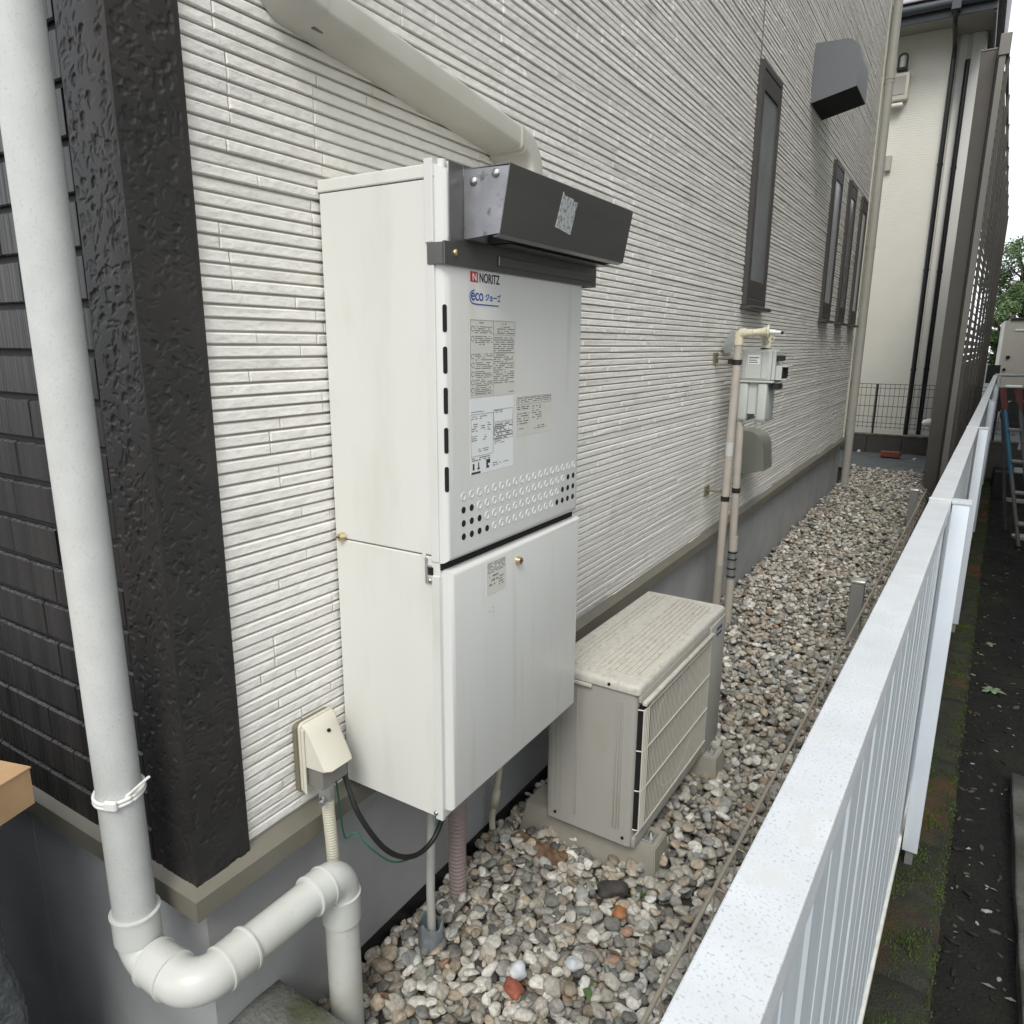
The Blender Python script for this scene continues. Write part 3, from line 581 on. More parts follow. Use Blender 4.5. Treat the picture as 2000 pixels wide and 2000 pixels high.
obj('tie_tail', TU([(px+.028, py-.010, zt+.004), (px+.036, py-.002, zt+.012), (px+.066, py+.012, zt+.042)], .0022, 6), 'white', DP)
# ------------------------------------------------------------------ outlet box, conduit and cables
OB = thing('outlet_box', 'cream weatherproof outdoor outlet cover on the siding left of the water heater', 'outlet box', (.01, .257, .51))
def rrect(a0, a1, b0, b1, r, n=4):
    pts = []
    for cx_, cy_, s in ((a1-r, b1-r, 0), (a0+r, b1-r, 1), (a0+r, b0+r, 2), (a1-r, b0+r, 3)):
        pts += [(cx_+r*math.cos(PI/2*(s+i/n)), cy_+r*math.sin(PI/2*(s+i/n))) for i in range(n+1)]
    return pts
obj('gasket', PR(rrect(.2085, .2945, .5115, .6485, .010), 'x', -.003, .0065), 'olive', OB)
obj('base_plate', PR(rrect(.2125, .2955, .5105, .6500, .010), 'x', .0066, .0125), 'obox', OB, True, 40)
bm = bmesh.new()
L0, L1 = .2165, .2925; w_ = .010
def q4(y, k): return bm.verts.new
rows_ = []
for x, z, ins in ((.0126, .6475, .0), (.0245, .640, .003), (.030, .630, .006), (.0700, .5680, .009), (.0675, .5655, .009)):
    rows_.append([bm.verts.new((.0126, L0, z if x > .06 else z)), bm.verts.new((x*.86, L0+ins*.5, z)), bm.verts.new((x, L0+ins+.004, z)), bm.verts.new((x, L1-ins-.004, z)), bm.verts.new((x*.86, L1-ins*.5, z)), bm.verts.new((.0126, L1, z))])
for a, b in zip(rows_[:-1], rows_[1:]):
    for i in range(5): bm.faces.new((a[i], a[i+1], b[i+1], b[i]))
bm.faces.new(rows_[0]); bm.faces.new(rows_[-1][::-1])
obj('sloped_hood', bm, 'obox', OB, True, 40)
obj('side_ear', BX(((.0127, .2135, .5125), (.0190, .2165, .640)), ((.0127, .2928, .5125), (.0190, .2950, .640)), bev=.0008), 'obox', OB)
obj('socket_body', BX(((.0127, .2225, .524), (.050, .2875, .5650)), bev=.003), 'boxdark', OB)
obj('drain_hole', CY(((.0345, .2595, .6235), (.0365, .2595, .6255), .0034), n=12), 'dark', OB)
obj('conduit_clamp', CY(((.042, .240, .500), (.042, .240, .526), .0145), n=10), 'galv', OB); obj('clamp_screw', CY(((.050, .222, .508), (.056, .214, .508), .0062), ((.056, .214, .508), (.060, .209, .508), .004), n=8), 'screw', OB)
pth = smooth_path([(.042, .240, .515), (.044, .240, .47), (.050, .2385, .40), (.052, .2375, .34), (.052, .237, .1), (.052, .237, -.1)], 16)
obj('flexible_conduit', corr(pth, .0118, .0052, .0018, 16), 'cream', smooth=True, label='cream corrugated flexible conduit dropping from the outlet box behind the white drop pipe', cat='conduit')
cbl = smooth_path([(.038, .272, .545), (.045, .285, .515), (.075, .285, .45), (.105, .315, .372), (.115, .365, .320), (.118, .42, .300), (.125, .462, .325), (.13, .485, .39), (.13, .488, .475)], 12)
obj('power_cable', TU(cbl, .0052, 12), 'rubber', smooth=True, label='thick black power cable looping from the outlet box up into the water heater', cat='cable')
gw = smooth_path([(.036, .268, .540), (.040, .270, .48), (.045, .276, .395), (.060, .289, .402), (.085, .300, .372), (.105, .345, .318), (.112, .41, .296), (.118, .452, .312), (.122, .476, .375), (.125, .486, .475)], 12)
obj('earth_wire', TU(gw, .0018, 8), 'green', smooth=True, label='thin green earth wire twisting alongside the black power cable', cat='wire')
obj('corrugated_hose', corr([(.050, .632, -.03), (.049, .630, .1), (.052, .629, .3), (.052, .628, .474)], .0215, .0105, .0026, 26), 'pink', smooth=True, label='pinkish brown corrugated hose standing in the pebbles under the water heater', cat='hose')
obj('grey_hose', corr(smooth_path([(.086, .480, -.02), (.087, .480, .05), (.081, .487, .16), (.085, .489, .30), (.088, .489, .474)], 20), .0098, .0045, .0012, 14), 'cond', smooth=True, label='thin grey ribbed conduit coming down into the broken blue-grey pipe stub', cat='conduit')
bm = bmesh.new(); n = 30; prof_ = [(.026, -.1), (.0285, .0), (.0290, .068), (.0270, .070), (.0262, .06), (.0255, -.1)]
rg_ = [[bm.verts.new((.086+q*math.cos(2*PI*i/n), .478+q*math.sin(2*PI*i/n), z+(.006*math.sin(3*2*PI*i/n)+.004*math.sin(7*2*PI*i/n) if z > .05 else 0))) for i in range(n)] for q, z in prof_]
for a, b in zip(rg_[:-1], rg_[1:]): [bm.faces.new((a[i], a[(i+1) % n], b[(i+1) % n], b[i])) for i in range(n)]
obj('pipe_stub', bm, 'cup', smooth=True, label='open blue-grey pipe stub with ragged rim sunk in the pebbles by the foundation', cat='pipe')
bm = bmesh.new(); tube(bm, smooth_path([(.02, .872, .30), (.018, .862, .2), (.012, .852, .13), (.006, .848, .075), (.008, .846, .04)], 8), .0085, 14); tube(bm, [(.0145, .857, .155), (.010, .851, .105)], .0112, 14)
obj('drain_hose', bm, 'cream', smooth=True, label='cream condensate hose ending above the pebbles behind the water heater', cat='hose')
obj('damp_membrane', BX(((-.0188, .30, -.05), (-.0165, 1.3, .036))), 'membrane', label='black waterproof membrane edge showing along the foot of the grey foundation', cat='membrane')
obj('weep_button', ball((-.0185, .169, .405), .0055, (.6, 1, 1), 2), 'pvc', house, True)
# concrete step block at the pipe's foot
bm = bmesh.new(); box(bm, (-.0185, -.55, -.3), (.42, .160, .143)); bmesh.ops.subdivide_edges(bm, edges=bm.edges[:], cuts=24, use_grid_fill=True)
for v in bm.verts:
    k = noise.noise(v.co*14); k2 = noise.noise(v.co*45+Vector((5, 0, 0)))
    if v.co.z > .13: v.co.z += .006*k+.003*k2
    if v.co.y > .15: v.co.y += -.006*abs(k2)-.004*k-(.010 if v.co.z > .13 else 0)
obj('concrete_block', bm, 'conc', smooth=True, label='old mossy concrete block by the foundation under the white drain pipe elbow', cat='concrete block')
# ------------------------------------------------------------------ air conditioner outdoor unit
AM = Matrix.Translation((.1312, .9081, .095)) @ Matrix.Rotation(-.0184, 4, 'Z')
aw, ad, ah = .661, .259, .437
AC = thing('air_conditioner', 'beige outdoor air conditioner unit with ribbed dirty top on concrete feet blocks', 'air conditioner', tuple(AM @ Vector((ad/2, aw/2, 0))))
def ac(name, bm, mt, p=AC, **k):
    if isinstance(bm, bmesh.types.BMesh): bmesh.ops.transform(bm, matrix=AM, verts=bm.verts[:])
    return obj(name, bm, mt, p, **k)
bm = bmesh.new(); box(bm, (.002, .002, .0), (ad-.012, aw-.002, ah-.018), .014, 4, only=lambda e: abs(e.verts[0].co.z-e.verts[1].co.z) > .2)
ac('body', bm, 'acbody', smooth=True, auto=35)
bm = bmesh.new(); box(bm, (-.003, -.004, ah-.022), (ad-.004, aw+.003, ah), .012, 4, only=lambda e: abs(e.verts[0].co.z-e.verts[1].co.z) > .01 or all(v.co.z > ah-.005 for v in e.verts))
top = ac('top_panel', bm, 'actop', smooth=True, auto=40)
for k in range(13):
    x = .034+k*.0148 + (.006 if k > 2 else 0)
    if k in (3, 4): continue
    bm = bmesh.new(); box(bm, (x, .045 if k > 4 else .03, ah-.001), (x+.0066, aw-(.035 if k < 9 else .05), ah+.0042), .0016, 2); ac('top_rib', bm, 'actop', top, smooth=True, auto=40)
ac('handle_recess', BX(((.012, -.0075, ah-.034), (.13, -.001, ah-.024)), bev=.0025, seg=2), 'actop', smooth=True, auto=40)
for x in (.05, .175): ac('screw_hole', CY(((x, -.0048, ah-.012), (x, .002, ah-.012), .0042), n=10), 'dark')
for x, z in ((.033, .02), (.225, .02)): ac('screw_hole', CY(((x, -.0006, z), (x, .004, z), .004), n=10), 'dark')
for x, w in ((.088, .004), (.196, .003), (.205, .0022), (.212, .0022)): ac('pressed_rib', BX(((x, -.0012, .035 if x < .1 else .04), (x+w, .003, ah-.05)), bev=.0012, seg=2), 'acbody', smooth=True, auto=40)
for x in (.020, .034, .048): ac('pressed_line', BX(((x, -.0006, .03), (x+.0016, .003, ah-.04)), bev=.0005), 'acbody')
# front: recessed fin area, wire guard with a raised upper lip, service cover at the far end
GY0_, GY1_ = .030, aw-.150
ac('fin_panel', BX(((ad-.0119, GY0_, .030), (ad-.0095, GY1_, ah-.045))), 'fin')
bm = bmesh.new()
for k in range(60):
    y = GY0_+.004+k*(GY1_-GY0_-.008)/59; box(bm, (ad-.0094, y, .034), (ad-.006, y+.0009, ah-.049))
ac('fins', bm, 'acbody', kind='stuff')
ac('fan_ring', (lambda b: b)(TU([(ad-.0075, (GY0_+GY1_)/2+.165*math.cos(a), .215+.165*math.sin(a)) for a in [2*PI*i/48 for i in range(49)]], .0035, 6)), 'acbody')
ac('front_frame', BX(((ad-.0119, GY1_, .0), (ad+.001, aw-.003, ah-.024)), ((ad-.0119, .004, .0), (ad-.002, GY1_, .029)), ((ad-.0119, .004, ah-.044), (ad-.002, GY1_, ah-.024)), bev=.003, seg=2), 'acbody', smooth=True, auto=40)
ac('corner_shade', BX(((ad-.0125, .0105, .048), (ad-.0008, .050, ah-.058))), 'dark')  # dark strip painted for the shade behind the first guard wires
ac('guard_lip', BX(((ad-.002, .008, ah-.050), (ad+.010, GY1_+.01, ah-.040)), bev=.002, seg=2), 'actop', smooth=True, auto=40)
nw = 50
for k in range(nw):
    y = .004+k*.0105 if k < 4 else .056+(k-4)*(GY1_-.056)/(nw-5); bm = bmesh.new()
    if k < 4: tube(bm, [(ad-.001, y, .040), (ad+.006, y, .052), (ad+.006, y, ah-.060)], .0021, 6)
    else: tube(bm, [(ad+.003, y, .040), (ad+.004, y, ah-.052)], .00095, 5)
    ac('guard_wire', bm, 'acwire')
for k in range(4):
    z = .052+k*.108; ac('guard_cross_wire', TU([(ad-.010, .004, z), (ad+.004, .008, z), (ad+.006, .03, z), (ad+.005, GY1_, z)], .0017, 6), 'acwire')
lg = ac('energy_label', BX(((ad+.001, GY1_+.055, ah-.070), (ad+.0015, GY1_+.105, ah-.042))), 'blue_dull'); ac('label_letters', BX(*[((ad+.0016, GY1_+.059+.009*i, ah-.060), (ad+.0018, GY1_+.063+.009*i, ah-.053)) for i in range(5)]), 'label_w', lg)
ac('base_rail', BX(((.01, .006, -.004), (ad-.014, aw-.006, -.0005))), 'galv')
for nm, y0, lab in (('foot_block', .035, 'nearer of the two long grey-beige foot blocks under the air conditioner'), ('foot_block', .520, 'farther of the two grey-beige foot blocks, its end showing past the air conditioner')):
    F_ = thing(nm, lab, 'foot block', tuple(AM @ Vector((.13, y0+.04, -.09))), group='foot blocks under the air conditioner')
    bm = bmesh.new(); poly = [(-.095, -.11), (-.075, -.006), (.085, -.006), (.10, -.020), (.155, -.020), (.165, -.006), (ad+.040, -.006), (ad+.048, -.11)]
    A = [bm.verts.new((x, y0-(.012 if z < -.05 else 0), z)) for x, z in poly]; B = [bm.verts.new((x, y0+.085+(.012 if z < -.05 else 0), z)) for x, z in poly]; n = len(poly)
    bm.faces.new(A[::-1]); bm.faces.new(B); [bm.faces.new((A[i], A[(i+1) % n], B[(i+1) % n], B[i])) for i in range(n)]
    bmesh.ops.bevel(bm, geom=bm.edges[:], offset=.003, segments=2, affect='EDGES'); ac('block', bm, 'foot', F_, smooth=True, auto=40)
    ac('foot_plate', BX(((ad-.012, y0+.018, -.0062), (ad+.026, y0+.062, -.0025)), bev=.001), 'galv', F_); ac('bolt', CY(((ad+.013, y0+.04, -.003), (ad+.013, y0+.04, .004), .0075), ((ad+.013, y0+.04, .004), (ad+.013, y0+.04, .012), .0036), n=6), 'screw', F_)
# ------------------------------------------------------------------ gas meter and its pipes
GM = thing('gas_meter', 'grey gas meter hanging from cream valve fittings on the siding past the air conditioner', 'gas meter', (.15, 2.74, 1.0))
bm = bmesh.new(); box(bm, (.095, 2.70, 1.168), (.222, 2.86, 1.300), .008, 2); box(bm, (.088, 2.693, 1.158), (.236, 2.868, 1.1675), .002)
obj('counter_housing', bm, 'meter', GM, True, 35)
obj('housing_panel', BX(((.112, 2.6975, 1.176), (.208, 2.7005, 1.290)), bev=.001), 'meter', GM)
obj('flange_plate', BX(((.2225, 2.705, 1.170), (.2365, 2.855, 1.294)), bev=.002), 'meter', GM)
ml = obj('meter_label', BX(((.122, 2.6962, 1.236), (.172, 2.6972, 1.276))), 'label_w', GM); obj('label_bars', BX(((.126, 2.6957, 1.262), (.168, 2.6961, 1.267)), ((.126, 2.6957, 1.252), (.160, 2.6961, 1.256)), ((.126, 2.6957, 1.243), (.165, 2.6961, 1.247))), 'grey_print', ml, kind='stuff')
obj('housing_seam', BX(((.180, 2.6970, 1.180), (.1815, 2.6975, 1.286))), 'grey_print', GM)
obj('display_housing', BX(((.237, 2.72, 1.170), (.262, 2.84, 1.232)), ((.262, 2.722, 1.226), (.284, 2.838, 1.232)), ((.262, 2.722, 1.170), (.280, 2.838, 1.176)), bev=.0015), 'meter', GM)
obj('display_window', BX(((.2622, 2.728, 1.178), (.266, 2.832, 1.224))), 'dark', GM)
obj('sensor_cap', BX(((.2368, 2.715, 1.252), (.266, 2.76, 1.275)), bev=.003), 'rubber', GM)
obj('terminal_block', BX(((.2225, 2.72, 1.130), (.255, 2.80, 1.154)), bev=.003), 'rubber', GM)
for x0, x1 in ((.090, .130), (.170, .212)):
    bm = bmesh.new(); box(bm, (x0, 2.699, .995), (x1, 2.86, 1.157), .009, 3); obj('bellows_chamber', bm, 'meter', GM, True, 35)
    obj('chamber_rim', BX(((x0-.003, 2.696, .990), (x1+.003, 2.863, .998)), bev=.0015), 'galv', GM)
    for dx in (.006, .030): obj('rim_bolt', CY(((x0+dx, 2.705, .974), (x0+dx, 2.705, .990), .0035), n=8), 'screw', GM)
obj('centre_plate', BX(((.1305, 2.712, 1.02), (.1695, 2.85, 1.157)), bev=.002), 'meter', GM)
obj('meter_bracket', BX(((.050, 2.64, 1.236), (.110, 2.652, 1.256)), bev=.001), 'rubber', GM)
GP = thing('gas_pipe', 'tall beige coated gas riser pipe with elbow and cream shut-off valve feeding the meter', 'gas pipe', (.08, 2.63, 0))
obj('riser', CY(((.082, 2.63, .30), (.094, 2.63, 1.325), .0175), n=20), 'gaspipe', GP, True, 50)
obj('lower_sleeve', CY(((.078, 2.63, -.05), (.082, 2.63, .335), .0195), n=20), 'foot', GP, True, 50)
obj('pipe_sticker', CY(((.0882, 2.63, .84), (.0889, 2.63, .90), .0178), n=20), 'meter', GP, True, 50)
cor = arc((.112, 2.63, 1.349), (-.018, 0, 0), (0, 0, .018), 8)
obj('elbow', TU([(.094, 2.63, 1.318), (.094, 2.63, 1.335)]+cor+[(.125, 2.63, 1.367)], .0205, 18), 'gascream', GP, True, 50)
obj('cross_pipe', CY(((.120, 2.63, 1.367), (.150, 2.632, 1.369), .016), n=18), 'gascream', GP, True, 50)
vb = bmesh.new(); tube(vb, [(.150, 2.632, 1.369), (.153, 2.632, 1.369), (.160, 2.633, 1.37), (.185, 2.636, 1.371), (.205, 2.638, 1.373), (.207, 2.638, 1.373)], [.013, .0155, .0135, .0165, .0205, .0205], 18)
tube(vb, [(.185, 2.64, 1.37), (.182, 2.70, 1.345), (.180, 2.76, 1.325)], [.014, .0145, .0145], 16)
obj('valve_body', vb, 'gascream', GP, True, 50)
obj('union_nut', CY(((.180, 2.755, 1.300), (.180, 2.755, 1.345), .0205), n=8), 'gascream', GP)
obj('rubber_washer', CY(((.180, 2.755, 1.3005), (.180, 2.755, 1.306), .022), n=20), 'rubber', GP)
obj('valve_flange', CY(((.207, 2.638, 1.373), (.216, 2.639, 1.373), .028), n=10), 'gascream', GP)
obj('valve_spindle', CY(((.216, 2.639, 1.373), (.240, 2.64, 1.371), .010), ((.240, 2.64, 1.371), (.262, 2.64, 1.370), .0065), n=12), 'white', GP, True, 40)
obj('spindle_tip', BX(((.262, 2.636, 1.362), (.272, 2.644, 1.374)), bev=.002), 'rubber', GP)
obj('seal_loop', TU([(.228+.010*math.cos(a), 2.636, 1.343+.012*math.sin(a)) for a in [2*PI*i/16 for i in range(17)]], .0018, 6), 'gascream', GP)
obj('seal_rod', CY(((.2215, 2.636, 1.37), (.2215, 2.636, 1.30), .0016), n=6), 'gascream', GP)
for z, nm in ((.645, 'pipe_band'), (1.245, 'pipe_band')): obj(nm, CY(((.0853+(z-.6)*.012, 2.63, z-.011), (.0853+(z-.6)*.012, 2.63, z+.011), .0192), n=18), 'rubber', GP, True, 50)
G2 = thing('gas_pipe', 'second beige gas pipe with metal coupling standing just behind the tall riser', 'gas pipe', (.108, 2.72, 0))
obj('return_pipe', CY(((.113, 2.72, .30), (.102, 2.72, 1.02), .0175), n=18), 'gaspipe', G2, True, 50)
obj('outlet_stub', CY(((.104, 2.74, 1.02), (.105, 2.745, 1.158), .015), n=18), 'olive', G2, True, 50)
obj('coupling', CY(((.114, 2.72, .385), (.113, 2.72, .455), .0205), n=18), 'gaspipe', G2, True, 50)
obj('coupling_metal', CY(((.1145, 2.72, .250), (.114, 2.72, .384), .0195), n=18), 'galv', G2, True, 50)
for z in (.262, .30, .345, .378): obj('coupling_ring', CY(((.1145, 2.72, z-.003), (.1145, 2.72, z+.003), .0215), n=18), 'rubber', G2)
obj('buried_sleeve', CY(((.114, 2.72, -.05), (.1145, 2.72, .249), .0192), n=18), 'gaspipe', G2, True, 50)
obj('pipe_band', CY(((.1085, 2.72, .66), (.1083, 2.72, .682), .0192), n=18), 'rubber', G2, True, 50)
for z, lab in ((1.262, 'upper wall bracket clamping the gas riser to the siding below the loose tag'), (.672, 'lower wall bracket clamping the gas riser to the siding low down')):
    B_ = thing('pipe_bracket', lab, 'bracket', (0, 2.63, z), 'gas pipe brackets on the siding')
    obj('arm', BX(((-.003, 2.634, z-.004), (.078, 2.640, z+.004)), bev=.001), 'olive', B_); obj('wall_foot', BX(((-.0035, 2.60, z-.022), (.003, 2.66, z+.022)), bev=.001), 'olive', B_)
    if z > 1: obj('arm', BX(((-.003, 2.634, z-.034), (.078, 2.640, z-.026)), bev=.001), 'olive', B_)
bm = bmesh.new(); q = [(.006, 2.855, 1.395), (.006, 2.69, 1.310), (.006, 2.735, 1.28), (.010, 2.83, 1.285), (.012, 2.87, 1.33)]
A = [bm.verts.new(p) for p in q]; B = [bm.verts.new((p[0]+.001, p[1], p[2])) for p in q]; bm.faces.new(A[::-1]); bm.faces.new(B); [bm.faces.new((A[i], A[(i+1) % 5], B[(i+1) % 5], B[i])) for i in range(5)]
obj('meter_tag', bm, 'meter', label='pale square plastic tag tilted on the siding behind the gas riser elbow', cat='tag')
# small quarter-round vent and the big grey hood
def vent_hood(name, label, cat, y0, y1, prof, mt, inner):
    v = thing(name, label, cat, (0, (y0+y1)/2, prof[-1][1])); t = .002
    obj('cheek', PR(prof, 'y', y0, y0+t), mt, v); obj('cheek', PR(prof, 'y', y1-t, y1), mt, v)
    up_ = [(x-.0006, z-.0006) for x, z in prof[:-1]]; bt = [(prof[-2][0]-.003, prof[-2][1]+.004), (prof[-1][0], prof[-1][1]+.006)]
    obj('curved_shell', PR(prof[:-1]+[(prof[-2][0]-.003, prof[-2][1]+.002), (prof[-1][0], prof[-1][1]+.0025)], 'y', y0+t+.0002, y1-t-.0002), mt, v, True, 30)
    obj('underside_shade', PR([(prof[-2][0]-.004, prof[-2][1]+.0012), (prof[-1][0]+.003, prof[-1][1]+.0012), (prof[-1][0]+.003, prof[-1][1]-.0005), (prof[-2][0]-.004, prof[-2][1]-.0005)], 'y', y0+.004, y1-.004), 'dark', v)  # dark plate stands in for the shaded opening underneath
    return v
pr_ = [(-.003, .895), (.030, .895)]+[(.030+.088*math.sin(a), .807+.088*math.cos(a)) for a in [PI/2*i/8 for i in range(1, 9)]]+[(.128, .70), (-.003, .668)]
vent_hood('vent_hood', 'small olive-grey rounded vent hood low on the siding behind the gas pipes', 'vent hood', 3.15, 3.33, pr_, 'vent', (.0, .10, .70, .72))
pr_ = [(-.003, 2.952), (.150, 2.946)]+[(.150+.082*math.sin(a), 2.862+.084*math.cos(a)) for a in [PI/2*i/8 for i in range(1, 9)]]+[(.232, 2.703), (-.003, 2.648)]
vh = vent_hood('vent_hood', 'large slate grey range hood cover high on the siding right of the tall slim window', 'vent hood', 4.12, 4.49, pr_, 'hood', (.0, .20, 2.72, 2.74))
# downpipe at the far corner
D2 = thing('downpipe', 'taupe rain downpipe on the far corner of the white siding', 'downpipe', (.05, 7.0, 0))
obj('pipe_run', CY(((.052, 6.985, -.05), (.052, 6.985, HT), .037), n=24), 'dpipe', D2, True, 50)
for z in (.62, .98, 2.18, 3.52): obj('pipe_joint', CY(((.052, 6.985, z), (.052, 6.985, z+.022), .0395), n=24), 'dpipe', D2, True, 50)
for z in (3.55, 2.9, 1.6): obj('wall_clip', BX(((.0, 6.975, z-.03), (.02, 6.995, z+.03)), bev=.002), 'dpipe', D2)
obj('swan_bracket', CY(((.052, 6.985, 3.55), (.052, 6.985, 3.72), .041), n=24), 'dpipe', D2, True, 50)
# ------------------------------------------------------------------ low wire mesh fence between pebbles and rail fence
def fx(c, y): return c+SL*y
WF = thing('wire_fence', 'low beige welded wire fence running beside the pebbles under the white rail', 'wire fence', (.70, 3, 0))
top = [(.647+.0275*(y-.3), y, .300) for y in (-.35, 5.45)]
obj('top_wire', CY((top[0], top[1], .0042), n=10), 'wire', WF)
for z in (.20, .10, .01): obj('line_wire', CY(((top[0][0]+.012*(z > .25), -.35, z), (top[1][0]+.012*(z > .25), 5.45, z), .0022), n=8), 'wire', WF)
for k in range(43):
    y = -.30+k*.134; x = .647+.0275*(y-.3)
    bm = bmesh.new(); tube(bm, [(x+.030, y, .283), (x+.018, y, .297), (x+.002, y, .300), (x, y, .285), (x, y, -.04)], .0017, 5); obj('cross_wire', bm, 'wire', WF)
for yy, lab in ((2.82, 'nearer of the two short grey-brown fence posts with a rounded metal cap'), (5.36, 'farther of the two short grey-brown fence posts with a rounded metal cap')):
    p_ = thing('fence_post', lab, 'fence post', (.66, yy, 0), 'short posts of the wire fence'); x0 = .617+.0275*(yy-2.8)
    obj('post', BX(((x0, yy, -.1), (x0+.055, yy+.06, .288)), bev=.003), 'postf', p_)
    bm = bmesh.new(); box(bm, (x0-.004, yy-.004, .2885), (x0+.060, yy+.064, .306), .007, 3); obj('post_cap', bm, 'pcap', p_, True, 40)
# ------------------------------------------------------------------ white rail fence
def sk(bm, c=0.):                                     # shear world-straight pieces onto the fence line (a real 1.9 degree turn)
    bmesh.ops.transform(bm, matrix=Matrix.Rotation(-math.atan(SL), 4, 'Z'), verts=bm.verts[:]); return bm
RF = thing('rail_fence', 'long white aluminium fence with flat top rail and vertical grooved slats', 'fence', (.95, 3, -.2))
YS = -.75; YN = 13.05
for a, b in ((YS, 1.768), (1.772, 4.05), (4.054, 6.565), (6.569, 9.2), (9.204, YN)):
    bm = bmesh.new(); box(bm, (.8405, a, .868), (.8935, b, .900), .0018, 2); obj('top_rail', sk(bm), 'alu', RF)
    bm = bmesh.new(); box(bm, (.858, a, .842), (.890, b, .8675), .001); obj('under_rail', sk(bm), 'slat', RF)
    bm = bmesh.new(); box(bm, (.850, a, -.205), (.8925, b, -.165), .002); obj('bottom_rail', sk(bm), 'sill', RF)
    bm = bmesh.new(); box(bm, (.838, b-.008, .8660), (.8955, b+.0015, .9022), .001); obj('rail_joint', sk(bm), 'alu', RF)
y = YS+.02; k = 0
while y < YN-.1:
    w = .172
    near_post = any(abs(y+.04-p) < .0 for p in (1.77,))
    bm = bmesh.new(); n_ = 2
    for j in range(2):
        y0 = y+j*(w/2+.0025)
        prism(bm, [(.866, y0), (.866, y0+w/2-.001), (.882, y0+w/2-.001), (.8855, y0+w/2-.005), (.8855, y0+.004), (.882, y0)], 'z', -.1645, .8415)
    prism(bm, [(.868, y+w/2-.002), (.868, y+w/2+.003), (.880, y+w/2+.003), (.880, y+w/2-.002)], 'z', -.1640, .8410)
    obj('slat', sk(bm), 'slat', RF); y += w+.028; k += 1
for yp in (1.77, 4.05, 6.565, 9.2, 12.95):
    bm = bmesh.new(); box(bm, (.8965, yp-.022, -.205), (.9385, yp+.022, .893), .0022, 2); obj('post', sk(bm), 'post', RF, True, 35)
    bm = bmesh.new(); box(bm, (.8942, yp-.025, .8932), (.9412, yp+.025, .9012), .001); obj('post_cap', sk(bm), 'alu', RF)
    bm = bmesh.new(); box(bm, (.907, yp-.012, -.33), (.928, yp+.012, -.2055)); obj('post_foot', sk(bm), 'galv', RF)
RE = thing('end_railing', 'white tubular railing crossing behind the far end of the long white fence', 'railing', (1.9, 13.2, -.3))
for z in (.90, .72): obj('railing_tube', CY(((1.29, 13.12, z), (3.4, 13.3, z), .022), n=14), 'alu', RE, True, 50)
for i in range(4): obj('railing_post', BX(((1.33+.55*i, 13.1+.05*i, -.4), (1.38+.55*i, 13.15+.05*i, .885)), bev=.003), 'alu', RE)
# ------------------------------------------------------------------ neighbour's ground on the right: mossy curb, soil, bits
bm = bmesh.new()
seg_y = [-1.2, -.6, 0, .62, 1.26, 1.9, 2.5, 3.1, 3.75, 4.4, 5.0, 5.7, 6.4, 7.1, 7.9, 8.8, 9.8, 11., 12.4]
CB = thing('curb', 'low mossy concrete curb along the foot of the white fence', 'curb', (.97, 4, -.5))
for i, (a, b) in enumerate(zip(seg_y[:-1], seg_y[1:])):
    bm = bmesh.new(); box(bm, (.735, a+.003, -.55), (1.020, b-.003, -.255)); bmesh.ops.subdivide_edges(bm, edges=bm.edges[:], cuts=12, use_grid_fill=True)
    for v in bm.verts:
        e = noise.noise(Vector((v.co.x*16, v.co.y*9, i))); 
        if v.co.z > -.26: v.co.z += .008*e
        if v.co.x > 1.015: v.co.x += .009*noise.noise(Vector((v.co.y*11, v.co.z*11, i+.5)))-(.010 if v.co.z > -.27 else 0)
    o = obj('curb_block', sk(bm), 'moss', CB, True)
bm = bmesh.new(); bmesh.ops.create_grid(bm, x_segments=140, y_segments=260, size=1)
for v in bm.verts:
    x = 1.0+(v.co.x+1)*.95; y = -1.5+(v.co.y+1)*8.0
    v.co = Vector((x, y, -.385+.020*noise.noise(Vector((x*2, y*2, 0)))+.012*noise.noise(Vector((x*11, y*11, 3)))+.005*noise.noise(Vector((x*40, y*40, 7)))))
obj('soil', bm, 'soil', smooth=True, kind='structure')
obj('retained_bank', BX(((.731, -1.5, -.6), (.760, 13, -.10))), 'under', kind='structure')
def soil_z(x, y): return -.385+.020*noise.noise(Vector((x*2, y*2, 0)))+.012*noise.noise(Vector((x*11, y*11, 3)))
V, F = [], []; n0 = 0                                # crumbs, twigs and little pale chips on the soil
for k in range(5200):
    y = -1+13*rng.random()**1.5; x = 1.04+SL*y+1.5*rng.random()**1.3; s = rng.uniform(.0025, .010)*(1 if rng.random() > .05 else 1.8)
    q = np.array(ico(1)[0])*np.array([s*rng.uniform(.6, 2.2), s, s*.55]) if k < 1 else None
    if k == 0: base_v, base_f = ico(1)
    a = rng.uniform(0, PI); q = base_v*np.array([s*rng.uniform(.6, 2.4), s*.8, s*.55]); q = q@np.array([[math.cos(a), math.sin(a), 0], [-math.sin(a), math.cos(a), 0], [0, 0, 1]])+np.array([x, y, soil_z(x, y)+s*.3])
    V.append(q); F.append(base_f+n0); n0 += len(q)
me = pydata('soil_crumbs', np.concatenate(V).tolist(), np.concatenate(F).tolist())
TC = np.repeat(np.array([(.012, .011, .009) if rng.random() < .72 else ((.07, .06, .045) if rng.random() < .65 else ((.04, .055, .02) if rng.random() < .6 else (.30, .29, .26))) for _ in range(5200)]), len(base_v), 0)
ca = me.color_attributes.new('tint', 'FLOAT_COLOR', 'POINT'); ca.data.foreach_set('color', np.c_[TC, np.ones(len(TC))].ravel().astype(np.float32))
obj('soil_crumbs', me, 'pebble', kind='stuff', label='scattered crumbs, chips and twigs on the dark soil')
